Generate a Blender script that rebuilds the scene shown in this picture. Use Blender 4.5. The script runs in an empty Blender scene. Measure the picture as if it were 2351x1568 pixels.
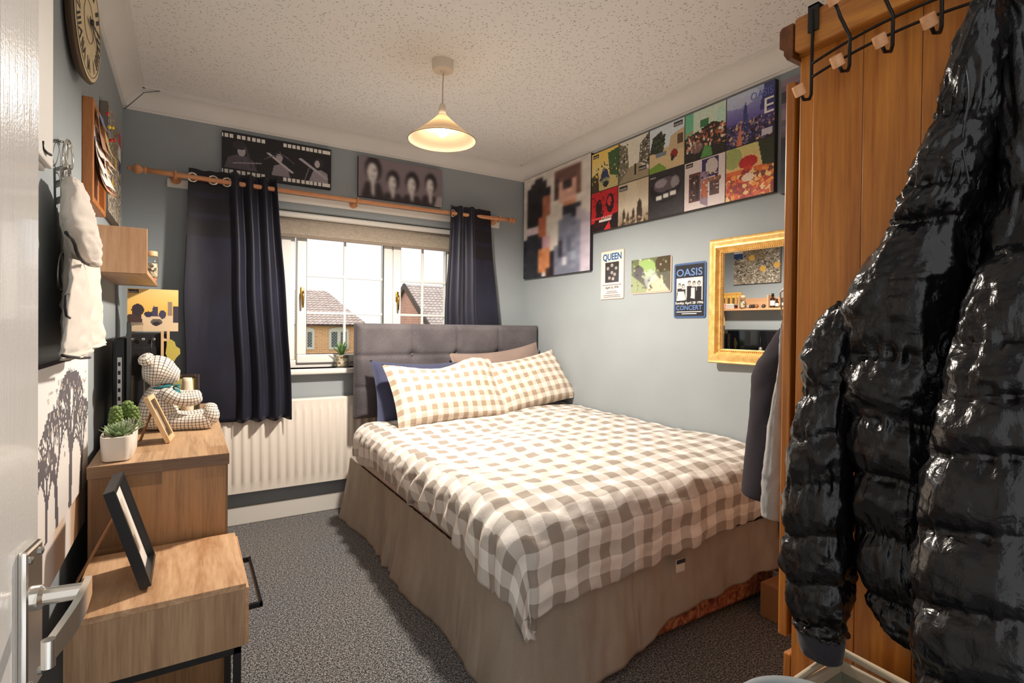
import bpy, bmesh, math, random
import numpy as np
from mathutils import Vector, Matrix, noise as mnoise

random.seed(7)
scene = bpy.context.scene
COL = scene.collection
PI = math.pi

# ------------------------------------------------------------------ camera
F, CX, CY, SH = 1202.0, 1175.5, 784.0, -20.47          # focal length and principal point in pixels of 2351 x 1568
YAW, PITCH, ROLL = math.radians(31.7575), math.radians(-.5518), math.radians(.6178)
CAM = np.array([0.0, 0.0, 1.17])

def cam_axes():
    w = np.array([math.sin(YAW) * math.cos(PITCH), math.cos(YAW) * math.cos(PITCH), math.sin(PITCH)])
    r = np.array([math.cos(YAW), -math.sin(YAW), 0.0]); u = np.cross(r, w)
    return math.cos(ROLL) * r + math.sin(ROLL) * u, -math.sin(ROLL) * r + math.cos(ROLL) * u, w
CR, CU, CW = cam_axes()

def pix(x, y, X=None, Y=None, Z=None):
    """point where the ray through a photo pixel meets a wall, floor or table plane"""
    d = CR * (x - CX) / F - CU * (y - CY - SH) / F + CW
    t = (X - CAM[0]) / d[0] if X is not None else (Y - CAM[1]) / d[1] if Y is not None else (Z - CAM[2]) / d[2]
    return CAM + t * d

cd = bpy.data.cameras.new('camera'); cam = bpy.data.objects.new('camera', cd); COL.objects.link(cam)
cam.matrix_world = Matrix(((CR[0], CU[0], -CW[0], CAM[0]), (CR[1], CU[1], -CW[1], CAM[1]),
                           (CR[2], CU[2], -CW[2], CAM[2]), (0, 0, 0, 1)))
cd.sensor_width = 36; cd.lens = 36 * F / 2351; cd.shift_y = SH / 2351
cd.clip_start = .02; cd.clip_end = 300
scene.camera = cam

# ------------------------------------------------------------------ world, light, exposure
SKY = .42
world = bpy.data.worlds.new('overcast_sky'); scene.world = world; world.use_nodes = True
bg = world.node_tree.nodes['Background']
bg.inputs[0].default_value = (.985, .99, 1.0, 1); bg.inputs[1].default_value = SKY
LAMP = 60.0; BULB = 9.0
MIRROR_TURN = 2.4
scene.view_settings.view_transform = 'Standard'; scene.view_settings.look = 'None'
scene.view_settings.gamma = 1; scene.view_settings.use_curve_mapping = False
scene.view_settings.exposure = 1.5

# ------------------------------------------------------------------ materials
def lin(c):
    return tuple((v / 255 / 12.92) if v / 255 <= .04045 else ((v / 255 + .055) / 1.055) ** 2.4 for v in c)

class NT:
    def __init__(s, name):
        s.m = bpy.data.materials.new(name); s.m.use_nodes = True; s.t = s.m.node_tree
        s.b = s.t.nodes['Principled BSDF']; s.out = s.t.nodes['Material Output']
    def n(s, kind, **kw):
        o = s.t.nodes.new('ShaderNode' + kind)
        for k, v in kw.items(): setattr(o, k, v)
        return o
    def l(s, a, b): s.t.links.new(a, b)
    def coords(s, scale=(1, 1, 1), kind='Object', rot=(0, 0, 0)):
        tc = s.n('TexCoord'); mp = s.n('Mapping'); mp.inputs['Scale'].default_value = scale; mp.inputs['Rotation'].default_value = rot
        s.l(tc.outputs[kind], mp.inputs[0]); return mp.outputs[0]
    def noise(s, co, scale, detail=3, rough=.5, dist=0):
        o = s.n('TexNoise'); o.inputs['Scale'].default_value = scale; o.inputs['Detail'].default_value = detail
        o.inputs['Roughness'].default_value = rough; o.inputs['Distortion'].default_value = dist
        if co is not None: s.l(co, o.inputs['Vector'])
        return o
    def ramp(s, fac, stops, interp='LINEAR'):
        o = s.n('ValToRGB'); e = o.color_ramp.elements; o.color_ramp.interpolation = interp
        while len(e) < len(stops): e.new(.5)
        for i, (p, c) in enumerate(stops):
            e[i].position = p; e[i].color = (*c, 1)
        s.l(fac, o.inputs[0]); return o.outputs[0]
    def math(s, op, a, b=None, c=None):
        o = s.n('Math', operation=op)
        for i, v in enumerate((a, b, c)):
            if v is None: continue
            if isinstance(v, (int, float)): o.inputs[i].default_value = v
            else: s.l(v, o.inputs[i])
        return o.outputs[0]
    def mix(s, fac, a, b, mode='MIX'):
        o = s.n('Mix', data_type='RGBA', blend_type=mode)
        for i, v in ((0, fac), (6, a), (7, b)):
            if isinstance(v, (int, float)): o.inputs[i].default_value = v
            elif isinstance(v, tuple): o.inputs[i].default_value = (*v, 1)
            else: s.l(v, o.inputs[i])
        return o.outputs[2]
    def bump(s, h, strength=.3, dist=.01):
        o = s.n('Bump'); o.inputs['Strength'].default_value = strength; o.inputs['Distance'].default_value = dist
        s.l(h, o.inputs['Height']); s.l(o.outputs[0], s.b.inputs['Normal'])
    def set(s, **kw):
        names = dict(base='Base Color', rough='Roughness', metal='Metallic', spec='Specular IOR Level', coat='Coat Weight',
                     coatr='Coat Roughness', trans='Transmission Weight', emis='Emission Color', emiss='Emission Strength',
                     sheen='Sheen Weight', ior='IOR', sss='Subsurface Weight', alpha='Alpha')
        for k, v in kw.items():
            i = s.b.inputs[names[k]]
            if hasattr(v, 'default_value') or hasattr(v, 'links'): s.l(v, i)
            elif isinstance(v, tuple): i.default_value = (*v, 1)
            else: i.default_value = v
        return s

def plain(name, c, rough=.6, nscale=0, nstr=.1, ndist=.002, **kw):
    t = NT(name); t.set(base=lin(c), rough=rough, **kw)
    if nscale: t.bump(t.noise(t.coords(), nscale, 3).outputs[0], nstr, ndist)
    return t.m

def paint(name, c, rough=.85):
    t = NT(name); co = t.coords()
    n = t.noise(co, 3, 3); c0 = lin(c)
    t.set(base=t.ramp(n.outputs[0], [(.3, tuple(v * .96 for v in c0)), (.7, tuple(v * 1.04 for v in c0))]), rough=rough)
    t.bump(t.noise(co, 260, 4).outputs[0], .12, .002); return t.m

def fabric(name, c, c2=None, scale=700, rough=.9, sheen=.2, nstr=.25, big=6):
    t = NT(name); co = t.coords(); c0 = lin(c); c1 = lin(c2) if c2 else tuple(v * .8 for v in c0)
    n = t.noise(co, scale, 2); n2 = t.noise(co, big, 3)
    f = t.math('ADD', t.math('MULTIPLY', n.outputs[0], .6), t.math('MULTIPLY', n2.outputs[0], .4))
    t.set(base=t.ramp(f, [(.35, c1), (.65, c0)]), rough=rough, sheen=sheen)
    t.bump(n.outputs[0], nstr, .001); return t.m

def wood(name, dark, light, axis=2, freq=26, stretch=.06, rough=.45, dist=.5, fine=.35, coat=0, spots=False):
    t = NT(name); sc = [1, 1, 1]; sc[axis] = stretch; co = t.coords(tuple(sc))
    n1 = t.noise(co, freq, 4, .55, dist); n2 = t.noise(co, freq * 7, 3, .6)
    f = t.math('ADD', t.math('MULTIPLY', n1.outputs[0], 1 - fine), t.math('MULTIPLY', n2.outputs[0], fine))
    a, b = lin(dark), lin(light); mid = tuple((x + y) / 2 for x, y in zip(a, b))
    c = t.ramp(f, [(.36, a), (.5, mid), (.64, b)])
    if spots:
        v = t.noise(t.coords((1, 1, .3)), 5, 1); c = t.mix(t.ramp(v.outputs[0], [(.66, (0, 0, 0)), (.74, (1, 1, 1))]), c, tuple(x * .45 for x in a))
    t.set(base=c, rough=rough, coat=coat, coatr=.25)
    t.bump(n2.outputs[0], .08, .002); return t.m

def laminate(name, cols, axes, bw, bh, rough=.42):
    """block-patterned printed laminate: axes = the two object axes across the blocks and along the grain"""
    t = NT(name); tc = t.n('TexCoord'); sx = t.n('SeparateXYZ'); t.l(tc.outputs['Object'], sx.inputs[0])
    cb = t.n('CombineXYZ'); t.l(sx.outputs[axes[1]], cb.inputs[0]); t.l(sx.outputs[axes[0]], cb.inputs[1])
    br = t.n('TexBrick'); t.l(cb.outputs[0], br.inputs[0]); br.inputs['Scale'].default_value = 1
    br.inputs['Brick Width'].default_value = bw; br.inputs['Row Height'].default_value = bh; br.inputs['Mortar Size'].default_value = 0.0
    br.inputs['Color1'].default_value = (*lin(cols[0]), 1); br.inputs['Color2'].default_value = (*lin(cols[1]), 1); br.inputs['Bias'].default_value = 0
    br.inputs['Mortar'].default_value = (*lin(cols[2]), 1)
    sc = [1, 1, 1]; sc[axes[1]] = .05; co = t.coords(tuple(sc))
    n1 = t.noise(co, 30, 4, .6, .6); n2 = t.noise(co, 180, 3, .6)
    f = t.math('ADD', t.math('MULTIPLY', n1.outputs[0], .6), t.math('MULTIPLY', n2.outputs[0], .4))
    c = t.mix(1.0, br.outputs[0], t.ramp(f, [(.34, (.62, .58, .55)), (.5, (.95, .95, .95)), (.66, (1.12, 1.12, 1.12))]), 'MULTIPLY')
    t.set(base=c, rough=rough); t.bump(n2.outputs[0], .06, .001); return t.m

def gingham(name, period, light, dark, warm=None):
    t = NT(name); tc = t.n('TexCoord'); sx = t.n('SeparateXYZ'); t.l(tc.outputs['UV'], sx.inputs[0])
    def st(o):
        fr = t.math('FRACT', t.math('DIVIDE', o, period)); return t.math('LESS_THAN', fr, .5)
    f = t.math('MULTIPLY', t.math('ADD', st(sx.outputs[0]), st(sx.outputs[1])), .5)
    a, b = lin(light), lin(dark); mid = tuple(.52 * x + .48 * y for x, y in zip(a, b))
    c = t.ramp(f, [(0, a), (.5, mid), (1, b)])
    co = t.coords(); n = t.noise(co, 900, 2); n2 = t.noise(co, 45, 4, .6, .4)
    t.set(base=c, rough=.85, sheen=.15)
    h = t.math('ADD', t.math('MULTIPLY', n.outputs[0], .05), n2.outputs[0]); t.bump(h, .25, .006); return t.m

def vcol(name='printed_canvas', rough=.5, coat=0):
    t = NT(name); a = t.n('Attribute'); a.attribute_name = 'Col'; t.set(base=a.outputs[0], rough=rough, coat=coat, coatr=.1)
    return t.m

M = {}
M['wall'] = paint('blue_grey_paint', (154, 162, 166))
M['wall_white'] = paint('white_wall_paint', (222, 220, 214))
M['white'] = plain('white_satin_paint', (232, 228, 220), .4)
M['upvc'] = plain('white_upvc', (228, 226, 222), .3)
M['coving'] = paint('white_coving', (232, 230, 226), .8)
M['chrome'] = plain('polished_chrome', (235, 232, 226), .2, metal=1.0)
M['steel'] = plain('grey_steel', (150, 150, 145), .3, metal=1.0)
M['brass'] = plain('brass', (200, 160, 80), .25, metal=1.0)
M['black'] = plain('black_plastic', (18, 18, 20), .4)
M['blackmetal'] = plain('black_powder_coat', (22, 21, 20), .45)
M['print'] = vcol(); M['gloss_print'] = vcol('enamelled_print', .22, .6)
M['cork'] = fabric('cork', (190, 140, 90), (150, 100, 60), 300)
M['paper'] = plain('paper', (230, 220, 208), .7)
# ------------------------------------------------------------------ mesh helpers
def root_of(o):
    while o.parent: o = o.parent
    return o

def put(name, verts, faces, mat, parent=None, smooth=False, uv=None, cols=None, base=None):
    v = np.asarray(verts, float).reshape(-1, 3)
    if parent is not None: off = np.array(root_of(parent).location)
    else: off = np.array(base) if base is not None else np.array([(v[:, 0].min() + v[:, 0].max()) / 2, (v[:, 1].min() + v[:, 1].max()) / 2, v[:, 2].min()])
    me = bpy.data.meshes.new(name); me.from_pydata((v - off).tolist(), [], [list(map(int, f)) for f in faces])
    if smooth: me.polygons.foreach_set('use_smooth', [True] * len(me.polygons))
    if uv is not None:
        l = me.uv_layers.new(name='UVMap'); idx = np.zeros(len(me.loops), int); me.loops.foreach_get('vertex_index', idx)
        l.data.foreach_set('uv', np.asarray(uv, float)[idx].ravel())
    if cols is not None:                                    # one colour per face
        a = me.color_attributes.new('Col', 'FLOAT_COLOR', 'CORNER'); n = np.zeros(len(me.polygons), int); me.polygons.foreach_get('loop_total', n)
        a.data.foreach_set('color', np.repeat(np.asarray(cols, float), n, axis=0).ravel())
    me.materials.append(mat if not isinstance(mat, str) else M[mat]); me.update()
    o = bpy.data.objects.new(name, me); COL.objects.link(o)
    if parent is not None: o.parent = parent
    else: o.location = off
    return o

def thing(name, loc, label, cat, group=None):
    o = bpy.data.objects.new(name, None); COL.objects.link(o); o.location = tuple(loc); o.empty_display_size = .05
    return tag(o, label, cat, group)

def tag(o, label=None, cat=None, group=None, kind=None):
    if label: o['label'] = label
    if cat: o['category'] = cat
    if group: o['group'] = group
    if kind: o['kind'] = kind
    return o

def unit(v): v = np.asarray(v, float); return v / (np.linalg.norm(v) + 1e-12)

class G:
    """collects shapes, then links them as one mesh object"""
    def __init__(s): s.v = []; s.f = []; s.uv = []
    def add(s, v, f):
        k = len(s.v); s.v += [tuple(map(float, p)) for p in v]; s.f += [tuple(k + i for i in q) for q in f]; return s
    def box(s, lo, hi, bev=0, ax=None, o=None, seg=2):
        """axis-aligned box lo..hi, or in the frame (o, ax) when given"""
        bm = bmesh.new(); bmesh.ops.create_cube(bm, size=1)
        lo = np.array(lo, float); hi = np.array(hi, float)
        for q in bm.verts: q.co = Vector(((lo + hi) / 2 + np.array(q.co) * (hi - lo)).tolist())
        if bev: bmesh.ops.bevel(bm, geom=bm.edges[:], offset=min(bev, .49 * min(hi - lo)), segments=seg, profile=.5, affect='EDGES')
        bm.verts.index_update(); V = [np.array(q.co) for q in bm.verts]; Fc = [[q.index for q in f.verts] for f in bm.faces]; bm.free()
        if ax is not None:
            A = np.array(ax, float); V = [np.array(o) + p[0] * A[0] + p[1] * A[1] + p[2] * A[2] for p in V]
        return s.add(V, Fc)
    def tube(s, pts, r, n=8, closed=False, flat=1.0, up=None):
        P = [np.array(p, float) for p in pts]; m = len(P); R = r if hasattr(r, '__len__') else [r] * m
        T = [unit(P[(i + 1) % m if closed else min(i + 1, m - 1)] - P[(i - 1) % m if closed else max(i - 1, 0)]) for i in range(m)]
        u = np.array(up if up is not None else ((0, 0, 1) if abs(T[0][2]) < .9 else (1, 0, 0)), float); V = []; Fc = []
        for i in range(m):
            u = u - T[i] * (u @ T[i]); u = unit(u); w = np.cross(T[i], u)
            for k in range(n):
                a = 2 * PI * k / n; V.append(P[i] + R[i] * (math.cos(a) * u * flat + math.sin(a) * w))
        for i in range(m if closed else m - 1):
            for k in range(n):
                j = (i + 1) % m; Fc.append((i * n + k, i * n + (k + 1) % n, j * n + (k + 1) % n, j * n + k))
        if not closed: Fc += [tuple(range(n))[::-1], tuple((m - 1) * n + k for k in range(n))]
        return s.add(V, Fc)
    def lathe(s, prof, c=(0, 0, 0), axis=(0, 0, 1), n=32, caps=True):
        z = unit(axis); x = unit(np.cross(z, (0, 1, 0) if abs(z[1]) < .9 else (1, 0, 0))); y = np.cross(z, x); V = []; Fc = []
        for r, h in prof:
            for k in range(n):
                a = 2 * PI * k / n; V.append(np.array(c) + z * h + r * (math.cos(a) * x + math.sin(a) * y))
        for i in range(len(prof) - 1):
            for k in range(n): Fc.append((i * n + k, i * n + (k + 1) % n, (i + 1) * n + (k + 1) % n, (i + 1) * n + k))
        if caps: Fc += [tuple(range(n))[::-1], tuple((len(prof) - 1) * n + k for k in range(n))]
        return s.add(V, Fc)
    def prism(s, poly, d):
        """polygon (3-D points) pushed along d"""
        n = len(poly); P = [np.array(p, float) for p in poly]; D = np.array(d, float)
        return s.add(P + [p + D for p in P], [tuple(range(n))[::-1], tuple(range(n, 2 * n))] + [(i, (i + 1) % n, n + (i + 1) % n, n + i) for i in range(n)])
    def ball(s, c, r, n=16, m=10, ax=None):
        R = np.array(r if hasattr(r, '__len__') else (r, r, r), float); A = np.array(ax) if ax is not None else np.eye(3)
        V = []; Fc = []
        for i in range(m + 1):
            t = PI * i / m
            for k in range(n):
                a = 2 * PI * k / n; q = np.array((math.sin(t) * math.cos(a), math.sin(t) * math.sin(a), math.cos(t))) * R
                V.append(np.array(c) + q[0] * A[0] + q[1] * A[1] + q[2] * A[2])
        for i in range(m):
            for k in range(n): Fc.append((i * n + k, (i + 1) * n + k, (i + 1) * n + (k + 1) % n, i * n + (k + 1) % n))
        return s.add(V, Fc)
    def build(s, name, mat, parent=None, smooth=False, **kw):
        return put(name, s.v, s.f, mat, parent, smooth, **kw)

def one(g, name, mat, label, cat, group=None, smooth=False, **kw):
    return tag(g.build(name, mat, None, smooth, **kw), label, cat, group)

def auto_smooth(o, deg=40):
    me = o.data; me.polygons.foreach_set('use_smooth', [True] * len(me.polygons))
    bm = bmesh.new(); bm.from_mesh(me)
    for e in bm.edges: e.smooth = e.is_manifold and e.calc_face_angle(0) < math.radians(deg)
    bm.to_mesh(me); bm.free(); return o

def grid_faces(nu, nv): return [(j * nu + i, j * nu + i + 1, (j + 1) * nu + i + 1, (j + 1) * nu + i) for j in range(nv - 1) for i in range(nu - 1)]

def sheet(name, fn, nu, nv, mat, parent=None, thick=0, uvs=None, smooth=True, offset=-1):
    V = []; UV = []
    for j in range(nv):
        for i in range(nu):
            u, v = i / (nu - 1), j / (nv - 1); V.append(fn(u, v)); UV.append(uvs(u, v) if uvs else (u, v))
    o = put(name, V, grid_faces(nu, nv), mat, parent, smooth, uv=UV)
    if thick:
        md = o.modifiers.new('thickness', 'SOLIDIFY'); md.thickness = thick; md.offset = offset
    return o

def nz(x, y=0, z=0): return mnoise.noise(Vector((x, y, z)))

_fonts = {}
def text_mesh(name, s, o, ux, uy, height, mat, parent, width=None, lift=.0008, bold=0, depth=.0006):
    """flat lettering: o = left end of the baseline, ux / uy = reading and up directions"""
    cu = bpy.data.curves.new(name, 'FONT'); cu.body = s; cu.size = 1; cu.offset = bold; cu.resolution_u = 3
    ob = bpy.data.objects.new(name, cu); COL.objects.link(ob); dg = bpy.context.evaluated_depsgraph_get(); dg.update()
    me = bpy.data.meshes.new_from_object(ob.evaluated_get(dg)); COL.objects.unlink(ob); bpy.data.objects.remove(ob)
    v = np.array([q.co for q in me.vertices]); f = [list(p.vertices) for p in me.polygons]; bpy.data.meshes.remove(me)
    if len(v) == 0: return None
    sy = height / .7; sx = width / (v[:, 0].max() - v[:, 0].min()) if width else sy
    ux, uy = unit(ux), unit(uy); nn = np.cross(ux, uy)
    W = np.array(o) + np.outer((v[:, 0] - v[:, 0].min()) * sx, ux) + np.outer(v[:, 1] * sy, uy) + nn * lift
    return put(name, W, f, mat, parent)

# ------------------------------------------------------------------ printed pictures: a fine grid of flat-coloured cells
class Art:
    def __init__(s, w, h, bg): s.w, s.h = w, h; s.a = np.zeros((h, w, 3)); s.a[:] = bg; s.Y, s.X = np.mgrid[0:h, 0:w]; s.x = (s.X + .5) / w; s.y = (s.Y + .5) / h
    def px(s, m, c, k=1.0):
        s.a[m] = s.a[m] * (1 - k) + np.array(c) * k; return s
    def rect(s, x0, y0, x1, y1, c, k=1.0): return s.px((s.x >= x0) & (s.x <= x1) & (s.y >= y0) & (s.y <= y1), c, k)
    def ell(s, cx, cy, rx, ry, c, k=1.0): return s.px(((s.x - cx) / rx) ** 2 + ((s.y - cy) / ry) ** 2 <= 1, c, k)
    def poly(s, pts, c, k=1.0):
        m = np.zeros(s.x.shape, bool); n = len(pts)
        for i in range(n):
            (x0, y0), (x1, y1) = pts[i], pts[(i + 1) % n]
            if y0 == y1: continue
            m ^= ((s.y < y0) != (s.y < y1)) & (s.x < (x1 - x0) * (s.y - y0) / (y1 - y0) + x0)
        return s.px(m, c, k)
    def line(s, x0, y0, x1, y1, w, c, k=1.0):
        d = np.array((x1 - x0, y1 - y0)); L = d @ d + 1e-9; t = np.clip(((s.x - x0) * d[0] + (s.y - y0) * d[1]) / L, 0, 1)
        return s.px(np.hypot(s.x - x0 - t * d[0], s.y - y0 - t * d[1]) < w, c, k)
    def grad(s, c0, c1, y0=0, y1=1):
        t = np.clip((s.y - y0) / (y1 - y0), 0, 1)[..., None]; m = (s.y >= y0) & (s.y <= y1)
        s.a[m] = (np.array(c0) * (1 - t) + np.array(c1) * t)[m]; return s
    def speck(s, x0, y0, x1, y1, cols, n, r0, r1, seed=1, k=1.0):
        q = random.Random(seed)
        for _ in range(n): s.ell(q.uniform(x0, x1), q.uniform(y0, y1), q.uniform(r0, r1), q.uniform(r0, r1), q.choice(cols), k)
        return s
    def blur(s, n=1):
        for _ in range(n):
            p = np.pad(s.a, ((1, 1), (1, 1), (0, 0)), 'edge'); s.a = (p[:-2, 1:-1] + p[2:, 1:-1] + p[1:-1, :-2] + p[1:-1, 2:] + 2 * p[1:-1, 1:-1]) / 6
        return s
    def noise(s, amp, seed=1): s.a += np.random.RandomState(seed).normal(0, amp, s.a.shape[:2])[..., None]; return s

def hang(name, art, tl, ux, uy, w, h, mat, parent, lift=.001, shape=None):
    """art grid on a flat rectangle: tl = top-left corner, ux right, uy up"""
    ux, uy = unit(ux), unit(uy); nn = np.cross(ux, uy); W, H = art.w, art.h
    gx, gy = np.meshgrid(np.arange(W + 1) / W, np.arange(H + 1) / H)
    P = np.array(tl) + nn * lift + gx[..., None] * w * ux - gy[..., None] * h * uy
    c = np.clip(art.a, 0, 255) / 255; c = np.where(c <= .04045, c / 12.92, ((c + .055) / 1.055) ** 2.4).reshape(-1, 3)
    fs = [(j * (W + 1) + i, (j + 1) * (W + 1) + i, (j + 1) * (W + 1) + i + 1, j * (W + 1) + i + 1) for j in range(H) for i in range(W)]
    return put(name, P.reshape(-1, 3), fs, mat, parent, cols=np.c_[c, np.ones(len(c))])
# ------------------------------------------------------------------ the room
XL, XR, YB, YF, ZC = -.294, 2.226, 3.43, .05, 2.40
WX0, WX1, WZ0, WZ1 = .14, 1.70, .90, 1.88            # window opening

def carpet_mat():
    t = NT('speckled_carpet'); co = t.coords()
    n = t.noise(co, 210, 2, .7); n2 = t.noise(co, 1.6, 2); n3 = t.noise(co, 90, 2)
    f = t.math('ADD', t.math('MULTIPLY', n.outputs[0], .8), t.math('MULTIPLY', n3.outputs[0], .2))
    c = t.ramp(f, [(.40, lin((18, 19, 24))), (.5, lin((92, 92, 95))), (.60, lin((190, 186, 180)))])
    c = t.mix(1.0, c, t.ramp(n2.outputs[0], [(.3, (.9, .93, 1.0)), (.7, (1.0, .98, .95))]), 'MULTIPLY')
    t.set(base=c, rough=1.0, sheen=.15, spec=.1); t.bump(f, .9, .008); return t.m
M['carpet'] = carpet_mat()

def artex_mat():
    t = NT('stippled_ceiling'); co = t.coords()
    w = t.noise(co, 40, 2); v = t.n('TexVoronoi'); v.inputs['Scale'].default_value = 72; v.inputs['Randomness'].default_value = 1
    t.l(co, v.inputs['Vector'])
    pit = t.ramp(v.outputs[0], [(.06, (0, 0, 0)), (.25, (1, 1, 1))])
    n = t.noise(co, 150, 3)
    h = t.math('ADD', pit, t.math('MULTIPLY', n.outputs[0], .12))
    t.set(base=lin((243, 242, 240)), rough=.9); t.bump(h, .8, .008); return t.m
M['artex'] = artex_mat()

tag(G().box((XL - .1, -.6, -.1), (XR + .1, YB + .1, 0)).build('floor', 'carpet'), kind='structure')
tag(G().box((XL - .1, -.1, ZC), (XR + .1, YB + .1, ZC + .1)).build('ceiling', 'artex'), kind='structure')
tag(G().box((XL - .12, -.05, 0), (XL, YB + .25, ZC)).build('wall_left', 'wall'), kind='structure')
tag(G().box((XR, -.05, 0), (XR + .12, YB + .25, ZC)).build('wall_right', 'wall'), kind='structure')
g = G().box((XL, YB, 0), (WX0, YB + .25, ZC)).box((WX1, YB, 0), (XR, YB + .25, ZC)).box((WX0, YB, 0), (WX1, YB + .25, WZ0)).box((WX0, YB, WZ1), (WX1, YB + .25, ZC))
tag(g.build('wall_back', 'wall'), kind='structure')
# doorway around the camera, unseen and widened to let in sky light as fill
g = G().box((XL, -.05, 0), (-.26, YF, ZC)).box((1.0, -.05, 0), (XR, YF, ZC)).box((-.26, -.05, 2.2), (1.0, YF, ZC))
tag(g.build('wall_front', 'wall'), kind='structure')
# white reveal lining of the window opening
RV = .004
g = G().box((WX0, YB - .001, WZ1 - RV), (WX1, YB + .1, WZ1)).box((WX0, YB - .001, WZ0), (WX0 + RV, YB + .1, WZ1)).box((WX1 - RV, YB - .001, WZ0), (WX1, YB + .1, WZ1))
tag(g.build('trim_1', 'wall'), kind='structure')

def coving(name, axis, wall, lo, hi, sgn):
    prof = [(0, 0), (.006, 0), (.006, .012), (.012, .012)]
    for k in range(9):
        a = k / 8 * PI / 2; prof.append((.012 + .076 * (1 - math.cos(a)), .012 + .076 * math.sin(a)))
    prof += [(.088, .094), (.1, .094), (.1, .1), (0, .1)]
    V = []; n = len(prof)
    for e in (lo, hi):
        for a, b in prof:
            p = [0, 0, ZC - .1 + b]; p[axis] = e; p[1 - axis] = wall + sgn * a; V.append(p)
    Fc = [(i, (i + 1) % n, n + (i + 1) % n, n + i) for i in range(n)] + [tuple(range(n)), tuple(range(2 * n - 1, n - 1, -1))]
    o = put(name, V, Fc, 'coving'); auto_smooth(o, 30); return tag(o, kind='structure')
coving('trim_2', 0, YB, XL, XR, -1); coving('trim_3', 1, XL, YF, YB, 1); coving('trim_4', 1, XR, YF, YB, -1)

def skirting(name, lo, hi):
    return tag(G().box(lo, hi, .006).build(name, 'white'), kind='structure')
skirting('baseboard_back', (XL, YB - .016, 0), (XR, YB, .105))
skirting('baseboard_left', (XL, YF, 0), (XL + .016, YB - .016, .105))
skirting('baseboard_right', (XR - .016, YF, 0), (XR, YB - .016, .105))

# ------------------------------------------------------------------ window
def glass_mat(name, tint=(1, 1, 1), refl=.06, rough=0):
    t = NT(name); tr = t.n('BsdfTransparent'); tr.inputs[0].default_value = (*tint, 1); gl = t.n('BsdfGlossy'); gl.inputs['Roughness'].default_value = rough
    lw = t.n('LayerWeight'); lw.inputs[0].default_value = .12; f = t.math('ADD', t.math('MULTIPLY', lw.outputs[0], .6), refl * .5)
    mx = t.n('MixShader'); t.l(f, mx.inputs[0]); t.l(tr.outputs[0], mx.inputs[1]); t.l(gl.outputs[0], mx.inputs[2]); t.l(mx.outputs[0], t.out.inputs[0]); return t.m
M['glass'] = glass_mat('window_glass'); M['clear'] = glass_mat('clear_glass', (.93, .96, .95), .12)

win = bpy.data.objects.new('window_1', None); COL.objects.link(win); win.location = ((WX0 + WX1) / 2, YB + .1, WZ0); win['kind'] = 'structure'
FY0, FY1 = YB + .10, YB + .165                        # frame depth
g = G()
g.box((WX0, FY0, WZ0), (WX1, FY1, WZ0 + .05), .004).box((WX0, FY0, WZ1 - .055), (WX1, FY1, WZ1), .004)
g.box((WX0, FY0, WZ0 + .05), (WX0 + .05, FY1, WZ1 - .055), .004).box((WX1 - .05, FY0, WZ0 + .05), (WX1, FY1, WZ1 - .055), .004)
g.box((.532, FY0, WZ0 + .05), (.572, FY1, WZ1 - .055), .004).box((1.172, FY0, WZ0 + .05), (1.212, FY1, WZ1 - .055), .004)
g.build('window_frame', 'upvc', win)
def sash(x0, x1, bars, handle=None):
    z0, z1 = WZ0 + .03, WZ1 - .04; w = .055; y0, y1 = FY0 - .018, FY1 - .01
    s = G()
    s.box((x0, y0, z0), (x1, y1, z0 + w), .006).box((x0, y0, z1 - w), (x1, y1, z1), .006)
    s.box((x0, y0, z0 + w), (x0 + w, y1, z1 - w), .003).box((x1 - w, y0, z0 + w), (x1, y1, z1 - w), .003)
    so = s.build('sash', 'upvc', win)
    k = G().box((x0 + w, y0 + .012, z0 + w), (x1 - w, y0 + .016, z0 + w + .004)).box((x0 + w, y0 + .012, z0 + w), (x0 + w + .004, y0 + .016, z1 - w)).box((x1 - w - .004, y0 + .012, z0 + w), (x1 - w, y0 + .016, z1 - w))
    k.build('gasket', 'black', so)
    G().box((x0 + w, y0 + .03, z0 + w), (x1 - w, y0 + .034, z1 - w)).build('pane', 'glass', so)
    for b in bars: G().box((b - .008, y0 + .024, z0 + w), (b + .008, y0 + .040, z1 - w), .003).build('glazing_bar', 'upvc', so)
    for z in (1.25, 1.49): G().box((x0 + w, y0 + .0235, z - .008), (x1 - w, y0 + .0405, z + .008), .003).build('glazing_bar', 'upvc', so)
    if handle:
        hx, hz = handle; hh = G(); hy = y0
        hh.box((hx - .011, hy - .008, hz - .035), (hx + .011, hy, hz + .035), .003)
        hh.tube([(hx, hy, hz), (hx, hy - .028, hz)], .008, 10)
        hh.tube([(hx, hy - .028, hz + .008), (hx, hy - .032, hz - .02), (hx, hy - .03, hz - .095)], [.008, .0085, .006], 8)
        hh.build('window_handle', 'brass', so, True)
sash(WX0 + .035, .545, [.36]); sash(.583, 1.195, [.883], (.612, 1.375)); sash(1.205, WX1 - .035, [1.43], (1.232, 1.375))
s = G().box((WX0 - .06, YB - .055, WZ0 - .032), (WX1 + .06, YB + .11, WZ0), .008); s.build('window_sill', 'white', win)

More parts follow.
